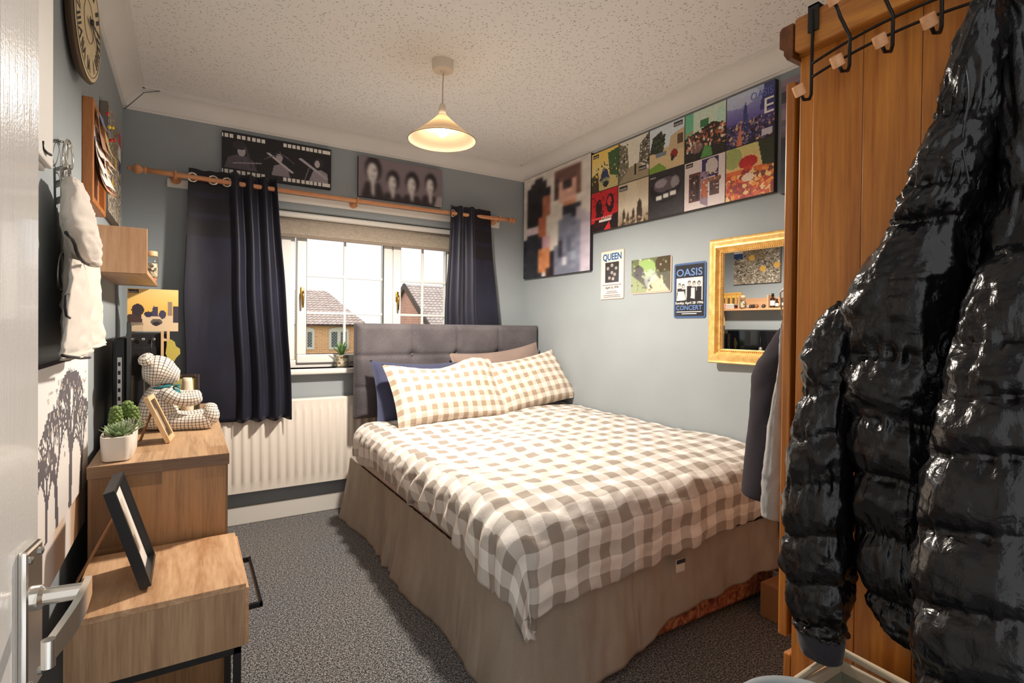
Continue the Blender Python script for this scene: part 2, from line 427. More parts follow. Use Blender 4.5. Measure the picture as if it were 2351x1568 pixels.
# roller blind
BY = YB + .06
bl = thing('roller_blind', ((WX0 + WX1) / 2, BY, 1.70), 'rolled-up oatmeal roller blind with white cassette at the top of the window', 'blind')
def blind_mat():
    t = NT('slub_linen'); co = t.coords((3, 1, 60)); n = t.noise(co, 14, 4, .7)
    t.set(base=t.ramp(n.outputs[0], [(.35, lin((168, 152, 134))), (.65, lin((226, 216, 202)))]), rough=.9)
    tl = t.n('BsdfTranslucent'); t.l(t.b.inputs['Base Color'].links[0].from_socket, tl.inputs[0]); mx = t.n('MixShader'); mx.inputs[0].default_value = .45
    t.l(t.b.outputs[0], mx.inputs[1]); t.l(tl.outputs[0], mx.inputs[2]); t.l(mx.outputs[0], t.out.inputs[0]); return t.m
M['linen'] = blind_mat()
G().box((WX0 + .02, BY - .03, 1.835), (WX1 - .02, BY + .02, 1.872), .012, seg=3).build('cassette', 'white', bl)
G().tube([(WX0 + .03, BY, 1.815), (WX1 - .03, BY, 1.815)], .02, 18).build('roll', 'linen', bl, True)
G().box((WX0 + .03, BY - .0205, 1.725), (WX1 - .03, BY - .0195, 1.815)).build('blind_fabric', 'linen', bl)
G().box((WX0 + .03, BY - .026, 1.712), (WX1 - .03, BY - .014, 1.732), .005).build('bottom_bar', plain('taupe_hem', (140, 126, 112), .8), bl)

# white batten above the window
tag(G().box((-.1, YB - .022, 1.915), (1.99, YB, 1.96), .004).build('trim_5', 'white'), kind='structure')

# ------------------------------------------------------------------ room door, open against the left wall
door = bpy.data.objects.new('door_1', None); COL.objects.link(door); door.location = (-.25, .07, 0); door['kind'] = 'structure'
dv = unit(np.array((-.155, .85)) - np.array((-.25, .07))); DA = [(dv[0], dv[1], 0), (dv[1], -dv[0], 0), (0, 0, 1)]   # along the leaf, out of its room face, up
def gloss_mat():
    t = NT('brushed_gloss_paint'); co = t.coords((1, 1, .012)); n = t.noise(co, 420, 2, .6); n2 = t.noise(t.coords(), 240, 2)
    t.set(base=lin((232, 228, 222)), rough=.18, coat=.6, coatr=.05)
    t.bump(t.math('ADD', n.outputs[0], t.math('MULTIPLY', n2.outputs[0], .5)), .22, .002); return t.m
M['gloss'] = gloss_mat()
O = (-.25, .07, 0)
L = .786
g = G()
g.box((0, -.035, .01), (.1, 0, 1.985), .003, DA, O).box((L - .105, -.035, .01), (L, 0, 1.985), .003, DA, O)
for a, b in ((.01, .2), (.78, .93), (1.86, 1.985)): g.box((.1, -.035, a), (L - .105, 0, b), .003, DA, O)
g.build('door_leaf', 'gloss', door)
for a, b in ((.2, .78), (.93, 1.86)): G().box((.1, -.024, a), (L - .105, -.012, b), 0, DA, O).build('door_panel', 'gloss', door)
def D(a, b, c): return np.array(O) + np.array(DA[0]) * a + np.array(DA[1]) * b + np.array((0, 0, c))
HZ = .825
pl = G().box((L - .062, 0, HZ - .085), (L - .014, .009, HZ + .085), .004, DA, O).build('handle_plate', 'chrome', door)
for a in (-.053, -.023):
    for c in (-.072, .072): G().lathe([(.0045, 0), (.0045, .002), (.002, .003)], D(L + a, .009, HZ + c), DA[1], 10).build('screw', 'steel', pl)
g = G(); hx = L - .038; hz = HZ + .022
g.lathe([(.014, 0), (.014, .006), (.009, .010), (.009, .016)], D(hx, .008, hz), DA[1], 20)
g.tube([D(hx, .014, hz), D(hx, .05, hz), D(hx, .058, hz + .001)], [.0095, .0095, .009], 14)
lv = []
for k in range(12):
    q = k / 11; lv.append(D(hx + .004 - .115 * q, .058 + .006 * math.sin(q * PI) - .004 * q, hz + .004 - .016 * q ** 1.5))
W = []; Fc = []
for k, p in enumerate(lv):
    hw = .011 + .003 * math.sin(k / 11 * PI); th = .0035
    for a, b in ((-1, -1), (1, -1), (1, 1), (-1, 1)): W.append(p + np.array(DA[1]) * a * th + np.array((0, 0, 1)) * b * hw)
for k in range(11):
    for a in range(4): Fc.append((k * 4 + a, k * 4 + (a + 1) % 4, k * 4 + 4 + (a + 1) % 4, k * 4 + 4 + a))
Fc += [(3, 2, 1, 0), (44, 45, 46, 47)]
g.add(W, Fc); g.tube([lv[-1] + np.array((0, 0, .013)), lv[-1] - np.array((0, 0, .015))], .006, 10)
lever = auto_smooth(g.build('lever', 'chrome', pl), 45)

# ------------------------------------------------------------------ outside: lawn and neighbouring bungalows
GZ = -1.0
def grass_mat():
    t = NT('grass'); n = t.noise(t.coords(), 6, 5, .7)
    t.set(base=t.ramp(n.outputs[0], [(.3, lin((120, 140, 80))), (.7, lin((190, 200, 130)))]), rough=.95); return t.m
tag(G().box((-40, 6, GZ - .2), (70, 90, GZ)).build('lawn', grass_mat()), 'pale green lawn between the bungalows outside the window', 'lawn', kind='structure')
def brick_mat(name, axis, c1, c2, mort):
    t = NT(name); tc = t.n('TexCoord'); sx = t.n('SeparateXYZ'); t.l(tc.outputs['Object'], sx.inputs[0]); cb = t.n('CombineXYZ')
    t.l(sx.outputs[axis], cb.inputs[0]); t.l(sx.outputs[2], cb.inputs[1]); b = t.n('TexBrick'); t.l(cb.outputs[0], b.inputs[0]); b.inputs['Scale'].default_value = 1
    b.inputs['Brick Width'].default_value = .28; b.inputs['Row Height'].default_value = .1; b.inputs['Mortar Size'].default_value = .012
    for k, c in (('Color1', c1), ('Color2', c2), ('Mortar', mort)): b.inputs[k].default_value = (*lin(c), 1)
    t.set(base=b.outputs[0], rough=.9); return t.m
M['brick_x'] = brick_mat('orange_brick', 0, (250, 190, 140), (240, 168, 116), (246, 224, 196))
M['brick_y'] = brick_mat('red_brick', 1, (220, 160, 146), (206, 142, 128), (232, 206, 194))
def tile_mat():
    t = NT('concrete_roof_tile'); n = t.noise(t.coords(), 3, 4)
    t.set(base=t.ramp(n.outputs[0], [(.3, lin((222, 206, 198))), (.7, lin((244, 234, 228)))]), rough=.9); return t.m
M['tile'] = tile_mat()
def tiled(name, a, b, c, d, parent, pitch=.24, course=.26):
    """roof slope a-b (eave) to d-c (ridge) as stepped, rippled tile courses, one mesh"""
    a, b, c, d = map(lambda p: np.array(p, float), (a, b, c, d)); n = unit(np.cross(b - a, d - a)); V = []; Fc = []
    rows = max(3, int(np.linalg.norm(d - a) / course)); Wd = np.linalg.norm(b - a); cols = max(4, int(Wd / pitch) * 3)
    for r in range(rows):
        for e, lift in ((r / rows, .06), ((r + 1.15) / rows, 0)):
            e = min(e, 1); l, rr = a + (d - a) * e, b + (c - b) * e; x0 = ((l - a) @ unit(b - a)); x1 = ((rr - a) @ unit(b - a))
            for k in range(cols + 1):
                q = k / cols; x = x0 + (x1 - x0) * q; V.append(l + (rr - l) * q + n * (lift + .035 * math.cos(2 * PI * x / pitch)))
        o0 = r * 2 * (cols + 1)
        Fc += [(o0 + k, o0 + k + 1, o0 + cols + 2 + k, o0 + cols + 1 + k) for k in range(cols)]
        if r:
            p0 = (r - 1) * 2 * (cols + 1) + cols + 1; Fc += [(p0 + k, p0 + k + 1, o0 + k + 1, o0 + k) for k in range(cols)]
    return put(name, V, Fc, 'tile', parent)
M['lead'] = plain('leaded_glass', (150, 158, 160), .2); M['came'] = plain('lead_came', (60, 62, 66), .6)
def lead_window(x0, x1, z0, z1, y, parent):
    w = .13; f = G().box((x0 - w, y - .08, z0 - w), (x1 + w, y + .02, z0)).box((x0 - w, y - .08, z1), (x1 + w, y + .02, z1 + w)).box((x0 - w, y - .08, z0), (x0, y + .02, z1)).box((x1, y - .08, z0), (x1 + w, y + .02, z1))
    f.box(((x0 + x1) / 2 - .09, y - .08, z0), ((x0 + x1) / 2 + .09, y + .02, z1))
    if True:
        n = 10; top = [((x0 - w) + (x1 - x0 + 2 * w) * k / n, y - .08, z1 + w + .14 * math.sin(PI * k / n)) for k in range(n + 1)]
        f.prism([(x0 - w, y - .08, z1 + w)] + top + [(x1 + w, y - .08, z1 + w)], (0, .1, 0))
    fo = f.build('window', 'white', parent)
    G().box((x0, y - .03, z0), (x1, y, z1)).build('pane', 'lead', fo)
    c = G(); xm = (x0 + x1) / 2
    for (p, q) in ((x0, xm - .09), (xm + .09, x1)):
        wd, hh = q - p, z1 - z0; k = -int(hh / .16) - 1
        while k * .16 < wd:
            for s_ in (1, -1):
                t0, t1 = max(0, -k * .16 if True else 0), min(hh, wd - k * .16)
                if t1 > t0:
                    e0, e1 = k * .16 + t0, k * .16 + t1
                    if s_ < 0: e0, e1 = wd - e0, wd - e1
                    c.tube([(p + e0, y - .035, z0 + t0), (p + e1, y - .035, z0 + t1)], .012, 4)
            k += 1
    c.build('lead_lattice', 'came', fo)['kind'] = 'stuff'
HY = 30.0
def hp(x, y): return pix(x, y, Y=HY)
e0 = hp(835, 745); hr = hp(773, 666)
EZ = 1.2
hb = thing('bungalow', (3, HY + 3, GZ), 'orange brick bungalow with hipped tiled roof and arched white lattice windows', 'house')
XE = float(e0[0]); X0 = -6.0
G().box((X0, HY, GZ), (XE - .35, HY + 7, EZ)).build('wall', 'brick_x', hb)
G().box((X0, HY - .3, EZ - .08), (XE + .05, HY - .1, EZ + .06)).build('gutter', plain('brown_gutter', (90, 64, 54), .6), hb)
rx = float(hr[0]); rz = float(hr[2]); 
tiled('roof', (X0, HY - .3, EZ), (XE + .1, HY - .3, EZ), (rx, HY + 3.2, rz + .15), (X0, HY + 3.2, rz + .15), hb)
tiled('roof', (XE + .1, HY - .3, EZ), (XE + .1, HY + 6.7, EZ), (rx, HY + 3.25, rz + .15), (rx, HY + 3.2, rz + .15), hb)
for (a, b) in ((764, 792), (690, 713)):
    p0, p1 = hp(a - 4, 797), hp(b + 3, 762); lead_window(float(p0[0]), float(p1[0]), float(p0[2]), float(p1[2]), HY, hb)
# second bungalow, gable end towards the first
GY = 24.0
ap = pix(911, 656, Y=GY + 3.6); fe = pix(992, 752, Y=GY)
gb = thing('bungalow', (16, GY + 3, GZ), 'red brick bungalow with a plain gable end beside the lattice-window bungalow', 'house')
gx = float(fe[0]); az = float(ap[2]); EZ2 = float(fe[2])
bx = gx
G().prism([(bx, GY, GZ), (bx, GY + 7.2, GZ), (bx, GY + 7.2, EZ2), (bx, GY + 3.6, az), (bx, GY, EZ2)], (14, 0, 0)).build('wall', 'brick_y', gb)
tiled('roof', (bx - .15, GY - .35, EZ2 - .2), (bx + 14, GY - .35, EZ2 - .2), (bx + 14, GY + 3.6, az + .1), (bx - .15, GY + 3.6, az + .1), gb)
tiled('roof', (bx + 14, GY + 7.55, EZ2 - .2), (bx - .15, GY + 7.55, EZ2 - .2), (bx - .15, GY + 3.6, az + .1), (bx + 14, GY + 3.6, az + .1), gb)
for y in (-.4, 7.6): G().prism([(bx - .2, GY + y, EZ2 - .38), (bx - .2, GY + y, EZ2 - .12), (bx - .2, GY + 3.6, az + .15), (bx - .2, GY + 3.6, az - .15)], (.12, 0, 0)).build('bargeboard', plain('dark_bargeboard', (92, 78, 76), .7), gb)
# ------------------------------------------------------------------ pendant lamp
LX, LY = 1.0, 2.25
lamp = thing('pendant_lamp', (LX, LY, 1.99), 'cream cone pendant lamp with a lit bulb hanging from the ceiling', 'lamp')
M['cream_plastic'] = plain('cream_plastic', (226, 214, 198), .4)
G().lathe([(.049, 2.4), (.049, 2.368), (.046, 2.356), (.012, 2.354), (.008, 2.346)][::-1], (LX, LY, 0), n=32).build('ceiling_rose', 'cream_plastic', lamp, False)
G().tube([(LX + .004, LY, 2.355), (LX + .001, LY, 2.3), (LX, LY, 2.2)], .0032, 8).build('flex', plain('flex', (200, 186, 168), .5), lamp, True)
G().lathe([(.0165, 2.155), (.0165, 2.18), (.014, 2.195), (.007, 2.207)], (LX, LY, 0), n=20).build('lamp_holder', 'cream_plastic', lamp, True)
def shade_mat():
    t = NT('cream_shade'); t.set(base=lin((236, 214, 184)), rough=.5)
    tl = t.n('BsdfTranslucent'); tl.inputs[0].default_value = (*lin((240, 206, 160)), 1); mx = t.n('MixShader'); mx.inputs[0].default_value = .22
    t.l(t.b.outputs[0], mx.inputs[1]); t.l(tl.outputs[0], mx.inputs[2]); t.l(mx.outputs[0], t.out.inputs[0]); return t.m
prof = [(.156, 2.034), (.12, 2.063), (.075, 2.1), (.04, 2.131), (.018, 2.155)]
G().lathe([(r, z) for r, z in prof], (LX, LY, 0), n=56, caps=False).build('lamp_shade', shade_mat(), lamp, True)
G().tube([(LX + .156 * math.cos(a), LY + .156 * math.sin(a), 2.034) for a in np.linspace(0, 2 * PI, 57)[:-1]], .0016, 6, closed=True).build('shade_rim', plain('brown_rim', (150, 118, 84), .5), lamp, True)
t = NT('lit_bulb'); t.set(base=(1, .9, .75), emis=(1.0, .82, .60), emiss=BULB)
G().ball((LX, LY, 2.085), (.031, .031, .034), 20, 14).build('bulb', t.m, lamp, True)
ld = bpy.data.lights.new('bulb_light', 'SPOT'); ld.energy = LAMP; ld.color = (1.0, .895, .78); ld.shadow_soft_size = .055; ld.spot_size = math.radians(178); ld.spot_blend = .5
lo = bpy.data.objects.new('bulb_light', ld); COL.objects.link(lo); lo.parent = lamp; lo.location = (0, 0, 2.03 - 1.99)
G().lathe([(.014, 2.11), (.014, 2.156)], (LX, LY, 0), n=16).build('bulb_cap', 'steel', lamp, True)

# stray cable in the coving corner
g = G().tube([pix(286, 250, Y=YB - .006), (-.2, 3.35, 2.375), (-.13, 3.33, 2.392), (-.17, 3.36, 2.39), (-.25, 3.40, 2.37)], .0022, 6)
one(g, 'loose_cable', plain('grey_cable', (120, 118, 114), .6), 'thin grey loose cable bent out of the coving corner', 'cable', smooth=True)

# ------------------------------------------------------------------ curtain pole, curtains
RY, RZ, RR = 3.315, 1.962, .0135
M['beech'] = wood('beech_pole', (196, 128, 84), (224, 164, 118), 0, 40, .1, .35)
rod = thing('curtain_pole', (.9, RY, RZ), 'beech curtain pole with turned finials and eyelet rings above the window', 'curtain pole')
def rodp(x): return (x, RY, RZ + .012 * ((x - .909) / 1.16) ** 2 - .008)
G().tube([rodp(x) for x in np.linspace(-.19, 2.02, 24)], RR, 16).build('pole', 'beech', rod, True)
def finial(x, s):
    c = rodp(x); pr = [(.016, 0), (.018, .006), (.014, .012), (.012, .018), (.018, .024), (.026, .036), (.026, .046), (.018, .056), (.008, .062), (.007, .068), (.01, .074), (.006, .082), (.001, .084)]
    G().lathe([(r, h) for r, h in pr], c, (s, 0, 0), 20).build('finial', 'beech', rod, True)
finial(-.185, -1)
G().lathe([(.015, 0), (.019, .006), (.019, .016), (.012, .02), (.016, .03), (.019, .042), (.014, .054), (.004, .058)], rodp(2.015), (1, 0, 0), 20).build('finial', 'beech', rod, True)
for x in (-.06, .9, 1.93):
    c = rodp(x); b = G().lathe([(.026, 0), (.026, .008), (.014, .014), (.012, .07)], (x, YB - .022, c[2] - .004), (0, -1, 0), 20)
    b.tube([(x + .0, RY + .019 * math.sin(a), c[2] + .019 * math.cos(a)) for a in np.linspace(0, 2 * PI, 21)[:-1]], .006, 8, closed=True)
    b.build('pole_bracket', 'beech', rod, True)

def curtain_mat(name, base, hi):
    t = NT(name); co = t.coords((1, 1, 1)); n = t.noise(co, 500, 2, .6); n2 = t.noise(t.coords((1, 1, .4)), 9, 3)
    f = t.math('ADD', t.math('MULTIPLY', n.outputs[0], .5), t.math('MULTIPLY', n2.outputs[0], .5))
    c = t.ramp(f, [(.38, lin(base)), (.66, lin(hi))]); t.set(base=c, rough=.5, sheen=.12)
    tl = t.n('BsdfTranslucent'); tl.inputs[0].default_value = (*lin((52, 58, 92)), 1); mx = t.n('MixShader'); mx.inputs[0].default_value = .18
    t.l(t.b.outputs[0], mx.inputs[1]); t.l(tl.outputs[0], mx.inputs[2]); t.l(mx.outputs[0], t.out.inputs[0])
    t.bump(n.outputs[0], .3, .001); return t.m
M['navy'] = curtain_mat('navy_faux_silk', (14, 14, 30), (36, 36, 60))
M['navy_panel'] = curtain_mat('navy_velvet_band', (9, 8, 15), (24, 20, 32))
M['eyelet'] = plain('silver_eyelet', (205, 200, 190), .22, metal=1.0)

def curtain(label, xs_top, xs_mid, xs_bot, ztop, zbot, folds, eyes, amp=.03, flat_l=0, flat_r=0):
    """xs_* = left and right edge at top, middle, bottom; folds = list of fold phases along the cloth"""
    cur = thing('curtain', ((xs_top[0] + xs_top[1]) / 2, RY, zbot), label, 'curtain', 'navy curtains')
    def edge(i, v):
        a, b, c = xs_top[i], xs_mid[i], xs_bot[i]
        return a * (1 - v) * (1 - 2 * v) + 4 * b * v * (1 - v) + c * v * (2 * v - 1)
    def fn(u, v):
        x = edge(0, v) + (edge(1, v) - edge(0, v)) * u
        ph = folds(u); a = amp * (.9 + .25 * v)
        y = RY - .006 + a * math.sin(ph) + .012 * nz(x * 6, v * 2) - .006 * v
        y = min(y, YB - .012 if v < .2 else 3.335)
        z = ztop + (zbot - ztop) * v + (.006 * math.sin(ph * 1.0 + 1) if v > .98 else 0) + (.012 * nz(u * 9, 3) if v < .02 else 0)
        return (x + .012 * nz(u * 3, v * 3, 7), y, z)
    o = sheet('curtain_cloth', fn, 120, 60, 'navy', cur, .002)
    def band(v0, v1, nm):
        sheet(nm, lambda u, v: np.array(fn(u, v0 + (v1 - v0) * v)) + np.array((0, -.0022, 0)), 120, 8, 'navy_panel', cur)
    H = ztop - zbot
    for a, b in ((0, .12 / H), (.15 / H, .235 / H), (.265 / H, .36 / H)): band(a, b, 'velvet_band')
    for u in eyes:
        p = np.array(fn(u, .04 / H * 1.0)); p[2] = rodp(p[0])[2]; q = np.array(fn(min(u + .01, 1), .04 / H)) - np.array(fn(max(u - .01, 0), .04 / H)); q[2] = 0; q = unit(q); p[1] = RY
        G().tube([p + .0225 * (math.cos(a) * q + math.sin(a) * np.array((0, 0, 1))) for a in np.linspace(0, 2 * PI, 25)[:-1]], .0058, 8, closed=True, up=(0, 0, 1)).build('eyelet', 'eyelet', cur, True)
    return cur
def fl(u):      # wide flat panel first, tight folds towards the middle of the window
    return .9 + u * 3.2 if u < .45 else .9 + 1.44 + (u - .45) * 38
curtain('wide navy curtain with velvet bands hanging in front of the radiator', (.0, .43), (-.015, .485), (.0, .52), 2.012, .622, fl, (.05, .27, .42), .022)
def fr(u): return -1.0 + u * 24 if u < .55 else -1.0 + 13.2 + (u - .55) * 4.2
curtain('narrow navy curtain with velvet bands hanging behind the headboard', (1.535, 1.865), (1.50, 1.93), (1.48, 2.03), 2.012, .64, fr, (.1, .62), .02)
# ------------------------------------------------------------------ radiator
M['enamel'] = plain('white_radiator_enamel', (238, 230, 218), .35)
rd = thing('radiator', (.55, 3.38, .19), 'white fluted panel radiator under the window', 'radiator')
rx0, rx1, rz0, rz1, ry = -.12, 1.30, .2, .72, 3.352
pitch = .0475
xs = []; ys = []
k = 0; x = rx0 + .035
xs += [rx0, rx0 + .004, rx0 + .03]; ys += [.012, 0, 0]
while x < rx1 - .05:
    for a, b in ((0, 0), (.008, .0), (.013, -.008), (.026, -.008), (.031, 0)): xs.append(x + a + .008); ys.append(b)
    x += pitch
xs += [rx1 - .03, rx1 - .004, rx1]; ys += [0, 0, .012]
zz = [rz0, rz0 + .004, rz0 + .05, rz0 + .068, rz1 - .068, rz1 - .05, rz1 - .004, rz1]; am = [0, 0, 0, 1, 1, 0, 0, 0]
V = [(xs[i], ry + (ys[i] * am[j] if ys[i] < 0 else ys[i]) + (.012 if j in (0, 7) else 0), zz[j]) for j in range(8) for i in range(len(xs))]
o = put('front_panel', V, grid_faces(len(xs), 8), 'enamel', rd); auto_smooth(o, 50)
G().box((rx0 + .003, ry + .045, rz0 + .01), (rx1 - .003, ry + .058, rz1 - .01), .004).build('back_panel', 'enamel', rd)
G().box((rx0, ry + .008, rz1 - .012), (rx1, ry + .06, rz1 + .003), .003).build('top_grille', 'enamel', rd)
for x in (rx0 - .001, rx1 - .002): G().box((x, ry + .006, rz0), (x + .003, ry + .06, rz1), .001).build('side_cover', 'enamel', rd)
G().tube([(rx1 - .05, ry + .03, rz0), (rx1 - .05, ry + .03, .0)], .0075, 10).build('pipe', 'white', rd, True)
G().tube([(rx0 + .05, ry + .03, rz0), (rx0 + .05, ry + .03, .0)], .0075, 10).build('pipe', 'white', rd, True)

# ------------------------------------------------------------------ canvases on the window wall
def canvas(name, label, cat, tl, ux, uy, w, h, d, art, edge, mat='print', group=None, tilt=0):
    ux, uy = unit(ux), unit(uy); nn = np.cross(ux, uy); tl = np.array(tl, float)
    t = thing(name, tl + ux * w / 2 - uy * h - nn * d, label, cat, group)
    G().box((0, -h, -d), (w, 0, 0), .002, (ux, uy, nn), tl).build('stretcher', plain(name + '_edge', edge, .6), t)
    if art is not None: hang('print', art, tl, ux, uy, w, h, mat, t)
    return t
bx_, bz_ = (1, 0, 0), (0, 0, 1)
A = Art(192, 80, (22, 20, 26))
def perf(y0, y1):
    for x0, n in ((.02, 2), (.125, 6), (.535, 6), (.535 + .25, 3)):
        for k in range(n): A.rect(x0 + k * .043, y0, x0 + k * .043 + .031, y1, (236, 232, 226))
    A.rect(.91, y0, .99, y1, (236, 232, 226)); A.rect(0, y0, .008, y1, (236, 232, 226))
perf(.05, .14); perf(.86, .95)
gr = [(150, 140, 150), (205, 198, 205), (90, 82, 92), (60, 54, 62)]
A.poly([(.02, .82), (.05, .58), (.12, .5), (.2, .5), (.27, .6), (.3, .82)], (86, 78, 90)); A.ell(.165, .4, .035, .13, (176, 168, 174)); A.ell(.15, .28, .06, .1, (48, 42, 50)); A.line(.2, .3, .25, .75, .012, (70, 62, 74)); A.line(.1, .7, .33, .62, .014, (150, 140, 150))
A.ell(.5, .42, .03, .1, (170, 160, 168)); A.poly([(.43, .85), (.45, .62), (.52, .55), (.58, .66), (.6, .85)], (140, 130, 140)); A.line(.4, .35, .62, .72, .016, (190, 182, 188))
for k in range(9): A.line(.48 + .01 * k, .36, .36 + .035 * k, .26 + .5 * abs(k - 4) / 8, .004, (110, 100, 112))
A.ell(.87, .4, .05, .13, (44, 38, 46)); A.ell(.86, .42, .025, .09, (186, 178, 184)); A.poly([(.78, .86), (.82, .6), (.9, .55), (.96, .62), (.97, .86)], (150, 142, 150)); A.line(.7, .36, .95, .74, .02, (176, 168, 176)); A.line(.74, .85, .78, .55, .005, (120, 112, 120))
A.noise(7, 3)
canvas('film_strip_canvas', 'black film-strip canvas print of a musician playing guitar, above the window', 'canvas', (.16, 3.405, 2.272), bx_, bz_, .6, .25, .024, A, (20, 18, 24))
A = Art(120, 54, (132, 120, 126))
for cx_, cy_, s_ in ((.16, .34, 1.25), (.39, .54, 1.0), (.62, .52, 1.1), (.85, .46, 1.0)):
    A.ell(cx_ + .005, cy_ - .06, .075 * s_, .25 * s_, (42, 34, 38)); A.poly([(cx_ - .13, 1), (cx_ - .08, cy_ + .28), (cx_ + .08, cy_ + .28), (cx_ + .14, 1)], (54, 46, 50))
    A.ell(cx_ - .005, cy_ + .02, .048 * s_, .19 * s_, (226, 222, 220)); A.poly([(cx_ - .03, cy_ + .2), (cx_ + .03, cy_ + .2), (cx_ + .02, .95), (cx_ - .01, .95)], (206, 200, 200)); A.ell(cx_ + .02, cy_ - .03, .012, .03, (70, 60, 64)); A.ell(cx_, cy_ + .12, .014, .02, (110, 98, 102))
A.poly([(.9, 1), (.93, .74), (1, .72), (1, 1)], (180, 170, 174)); A.blur(9)
canvas('portrait_canvas', 'blurred sepia canvas print of four dark-haired heads in a row, beside the film-strip canvas', 'canvas', (.93, 3.405, 2.27), bx_, bz_, .585, .262, .024, A, (48, 40, 44))

# ------------------------------------------------------------------ window-sill plant
pp = pix(784, 815, Y=3.455); px_, py_ = float(pp[0]), 3.455
pl_ = thing('potted_plant', (px_, py_, WZ0), 'small spiky green plant in a pebble-filled glass cup on the window sill', 'plant')
G().box((px_ - .04, py_ - .04, WZ0 + .001), (px_ + .04, py_ + .04, WZ0 + .085), .008).build('glass_cup', 'clear', pl_)
def pebble_mat():
    t = NT('pebbles'); v = t.n('TexVoronoi'); v.inputs['Scale'].default_value = 90; t.l(t.coords(), v.inputs[0])
    t.set(base=t.ramp(v.outputs[1], [(.2, lin((92, 74, 58))), (.5, lin((190, 170, 140))), (.8, lin((226, 214, 190)))]), rough=.6); t.bump(v.outputs[0], .6, .006); return t.m
M['pebbles'] = pebble_mat()
G().box((px_ - .032, py_ - .032, WZ0 + .008), (px_ + .032, py_ + .032, WZ0 + .082), .008).build('pebbles', 'pebbles', pl_)
M['leaf'] = wood('green_leaf', (52, 92, 48), (124, 168, 92), 2, 60, .2, .5)
def blade(o, d, up, l, w, name, mat, parent, droop=.3, n=7):
    d = unit(d); s = unit(np.cross(d, up)); V = []
    for k in range(n):
        q = k / (n - 1); c = np.array(o) + d * l * q + np.array((0, 0, -1)) * droop * l * q * q; ww = w * math.sin(PI * min(.98, .25 + .75 * q)) ** .8 if q < 1 else 0
        th = np.array(up) * .12 * w
        V += [c - s * ww, c - th * (1 - q), c + s * ww]
    Fc = []
    for k in range(n - 1):
        a = 3 * k; Fc += [(a, a + 1, a + 4, a + 3), (a + 1, a + 2, a + 5, a + 4)]
    o_ = put(name, V, Fc, mat, parent, True); md = o_.modifiers.new('t', 'SOLIDIFY'); md.thickness = .0012; return o_
for k in range(22):
    a = k * 2.4; e = .35 + .65 * (k / 22); d = np.array((math.cos(a) * (1.05 - e * .85), math.sin(a) * (1.05 - e * .85), .35 + e * .8))
    blade((px_, py_, WZ0 + .08), d, unit((-d[0] * d[2], -d[1] * d[2], d[0] ** 2 + d[1] ** 2 + .01)), .075 + .035 * e, .0065, 'leaf', 'leaf', pl_, .12)
# ------------------------------------------------------------------ bed
def headboard_mat():
    t = NT('grey_chenille'); co = t.coords(); n = t.noise(co, 420, 3, .7); n2 = t.noise(co, 5, 3)
    f = t.math('ADD', t.math('MULTIPLY', n.outputs[0], .75), t.math('MULTIPLY', n2.outputs[0], .25))
    t.set(base=t.ramp(f, [(.36, lin((44, 40, 45))), (.5, lin((88, 83, 87))), (.64, lin((118, 112, 115)))]), rough=.85, sheen=.15); t.bump(n.outputs[0], .4, .002); return t.m
M['chenille'] = headboard_mat()
def brocade_mat():
    t = NT('old_red_brocade'); co = t.coords(); n = t.noise(co, 16, 4, .6, 2.2); n2 = t.noise(co, 300, 2)
    c = t.ramp(n.outputs[0], [(.36, lin((110, 50, 40))), (.5, lin((160, 96, 68))), (.62, lin((190, 140, 100)))], 'EASE')
    t.set(base=c, rough=.85); t.bump(n2.outputs[0], .3, .001); return t.m
BX0, BX1, BY0, BY1 = .86, 2.205, 1.345, 3.19
bed = thing('bed', ((BX0 + BX1) / 2, (BY0 + BY1) / 2, 0), 'double divan bed with grey tufted headboard under the gingham bedding', 'bed')
G().box((BX0, BY0, .03), (BX1, BY1, .335), .015).build('divan_base', brocade_mat(), bed)
for x in (BX0 + .12, BX1 - .12):
    for y in (BY0 + .12, BY1 - .12): G().lathe([(.022, 0), (.022, .012), (.014, .016), (.014, .032)], (x, y, 0), n=14).build('castor', 'black', bed)
HX0, HX1, HY0, HY1, HZ0, HZ1 = .874, 2.215, 3.2, 3.275, .60, 1.186
cols_ = [0, .27, .505, .745, 1.0]; rows_ = [0, .33, .66, 1.0]
def hb_fn(u, v):
    x = HX0 + (HX1 - HX0) * u; z = HZ0 + (HZ1 - HZ0) * v
    d = 0
    gx_ = min(abs(u - c) for c in cols_[1:-1]) * (HX1 - HX0); gz_ = min(abs(v - c) for c in rows_[1:-1]) * (HZ1 - HZ0)
    d += .010 * math.exp(-(gx_ / .012) ** 2) + .008 * math.exp(-(gz_ / .012) ** 2)
    for c in cols_[1:-1]:
        for r in rows_[1:-1]:
            q = math.hypot((u - c) * (HX1 - HX0), (v - r) * (HZ1 - HZ0)); d += .022 * math.exp(-(q / .03) ** 2)
    e = min(u * (HX1 - HX0), (1 - u) * (HX1 - HX0), v * (HZ1 - HZ0), (1 - v) * (HZ1 - HZ0)); d += .02 * math.exp(-(e / .014) ** 2) 
    return (x, HY0 + d - .012 * (1 if e > .03 else e / .03) * .5, z)
NU, NV = 134, 60
V = [hb_fn(i / (NU - 1), j / (NV - 1)) for j in range(NV) for i in range(NU)]; Fc = grid_faces(NU, NV)
ring = [i for i in range(NU)] + [j * NU + NU - 1 for j in range(1, NV)] + [(NV - 1) * NU + i for i in range(NU - 2, -1, -1)] + [j * NU for j in range(NV - 2, 0, -1)]
k0 = len(V); V += [(V[i][0], HY1, V[i][2]) for i in ring]; nr = len(ring)
Fc += [(ring[i], k0 + i, k0 + (i + 1) % nr, ring[(i + 1) % nr]) for i in range(nr)] + [tuple(k0 + i for i in range(nr))]
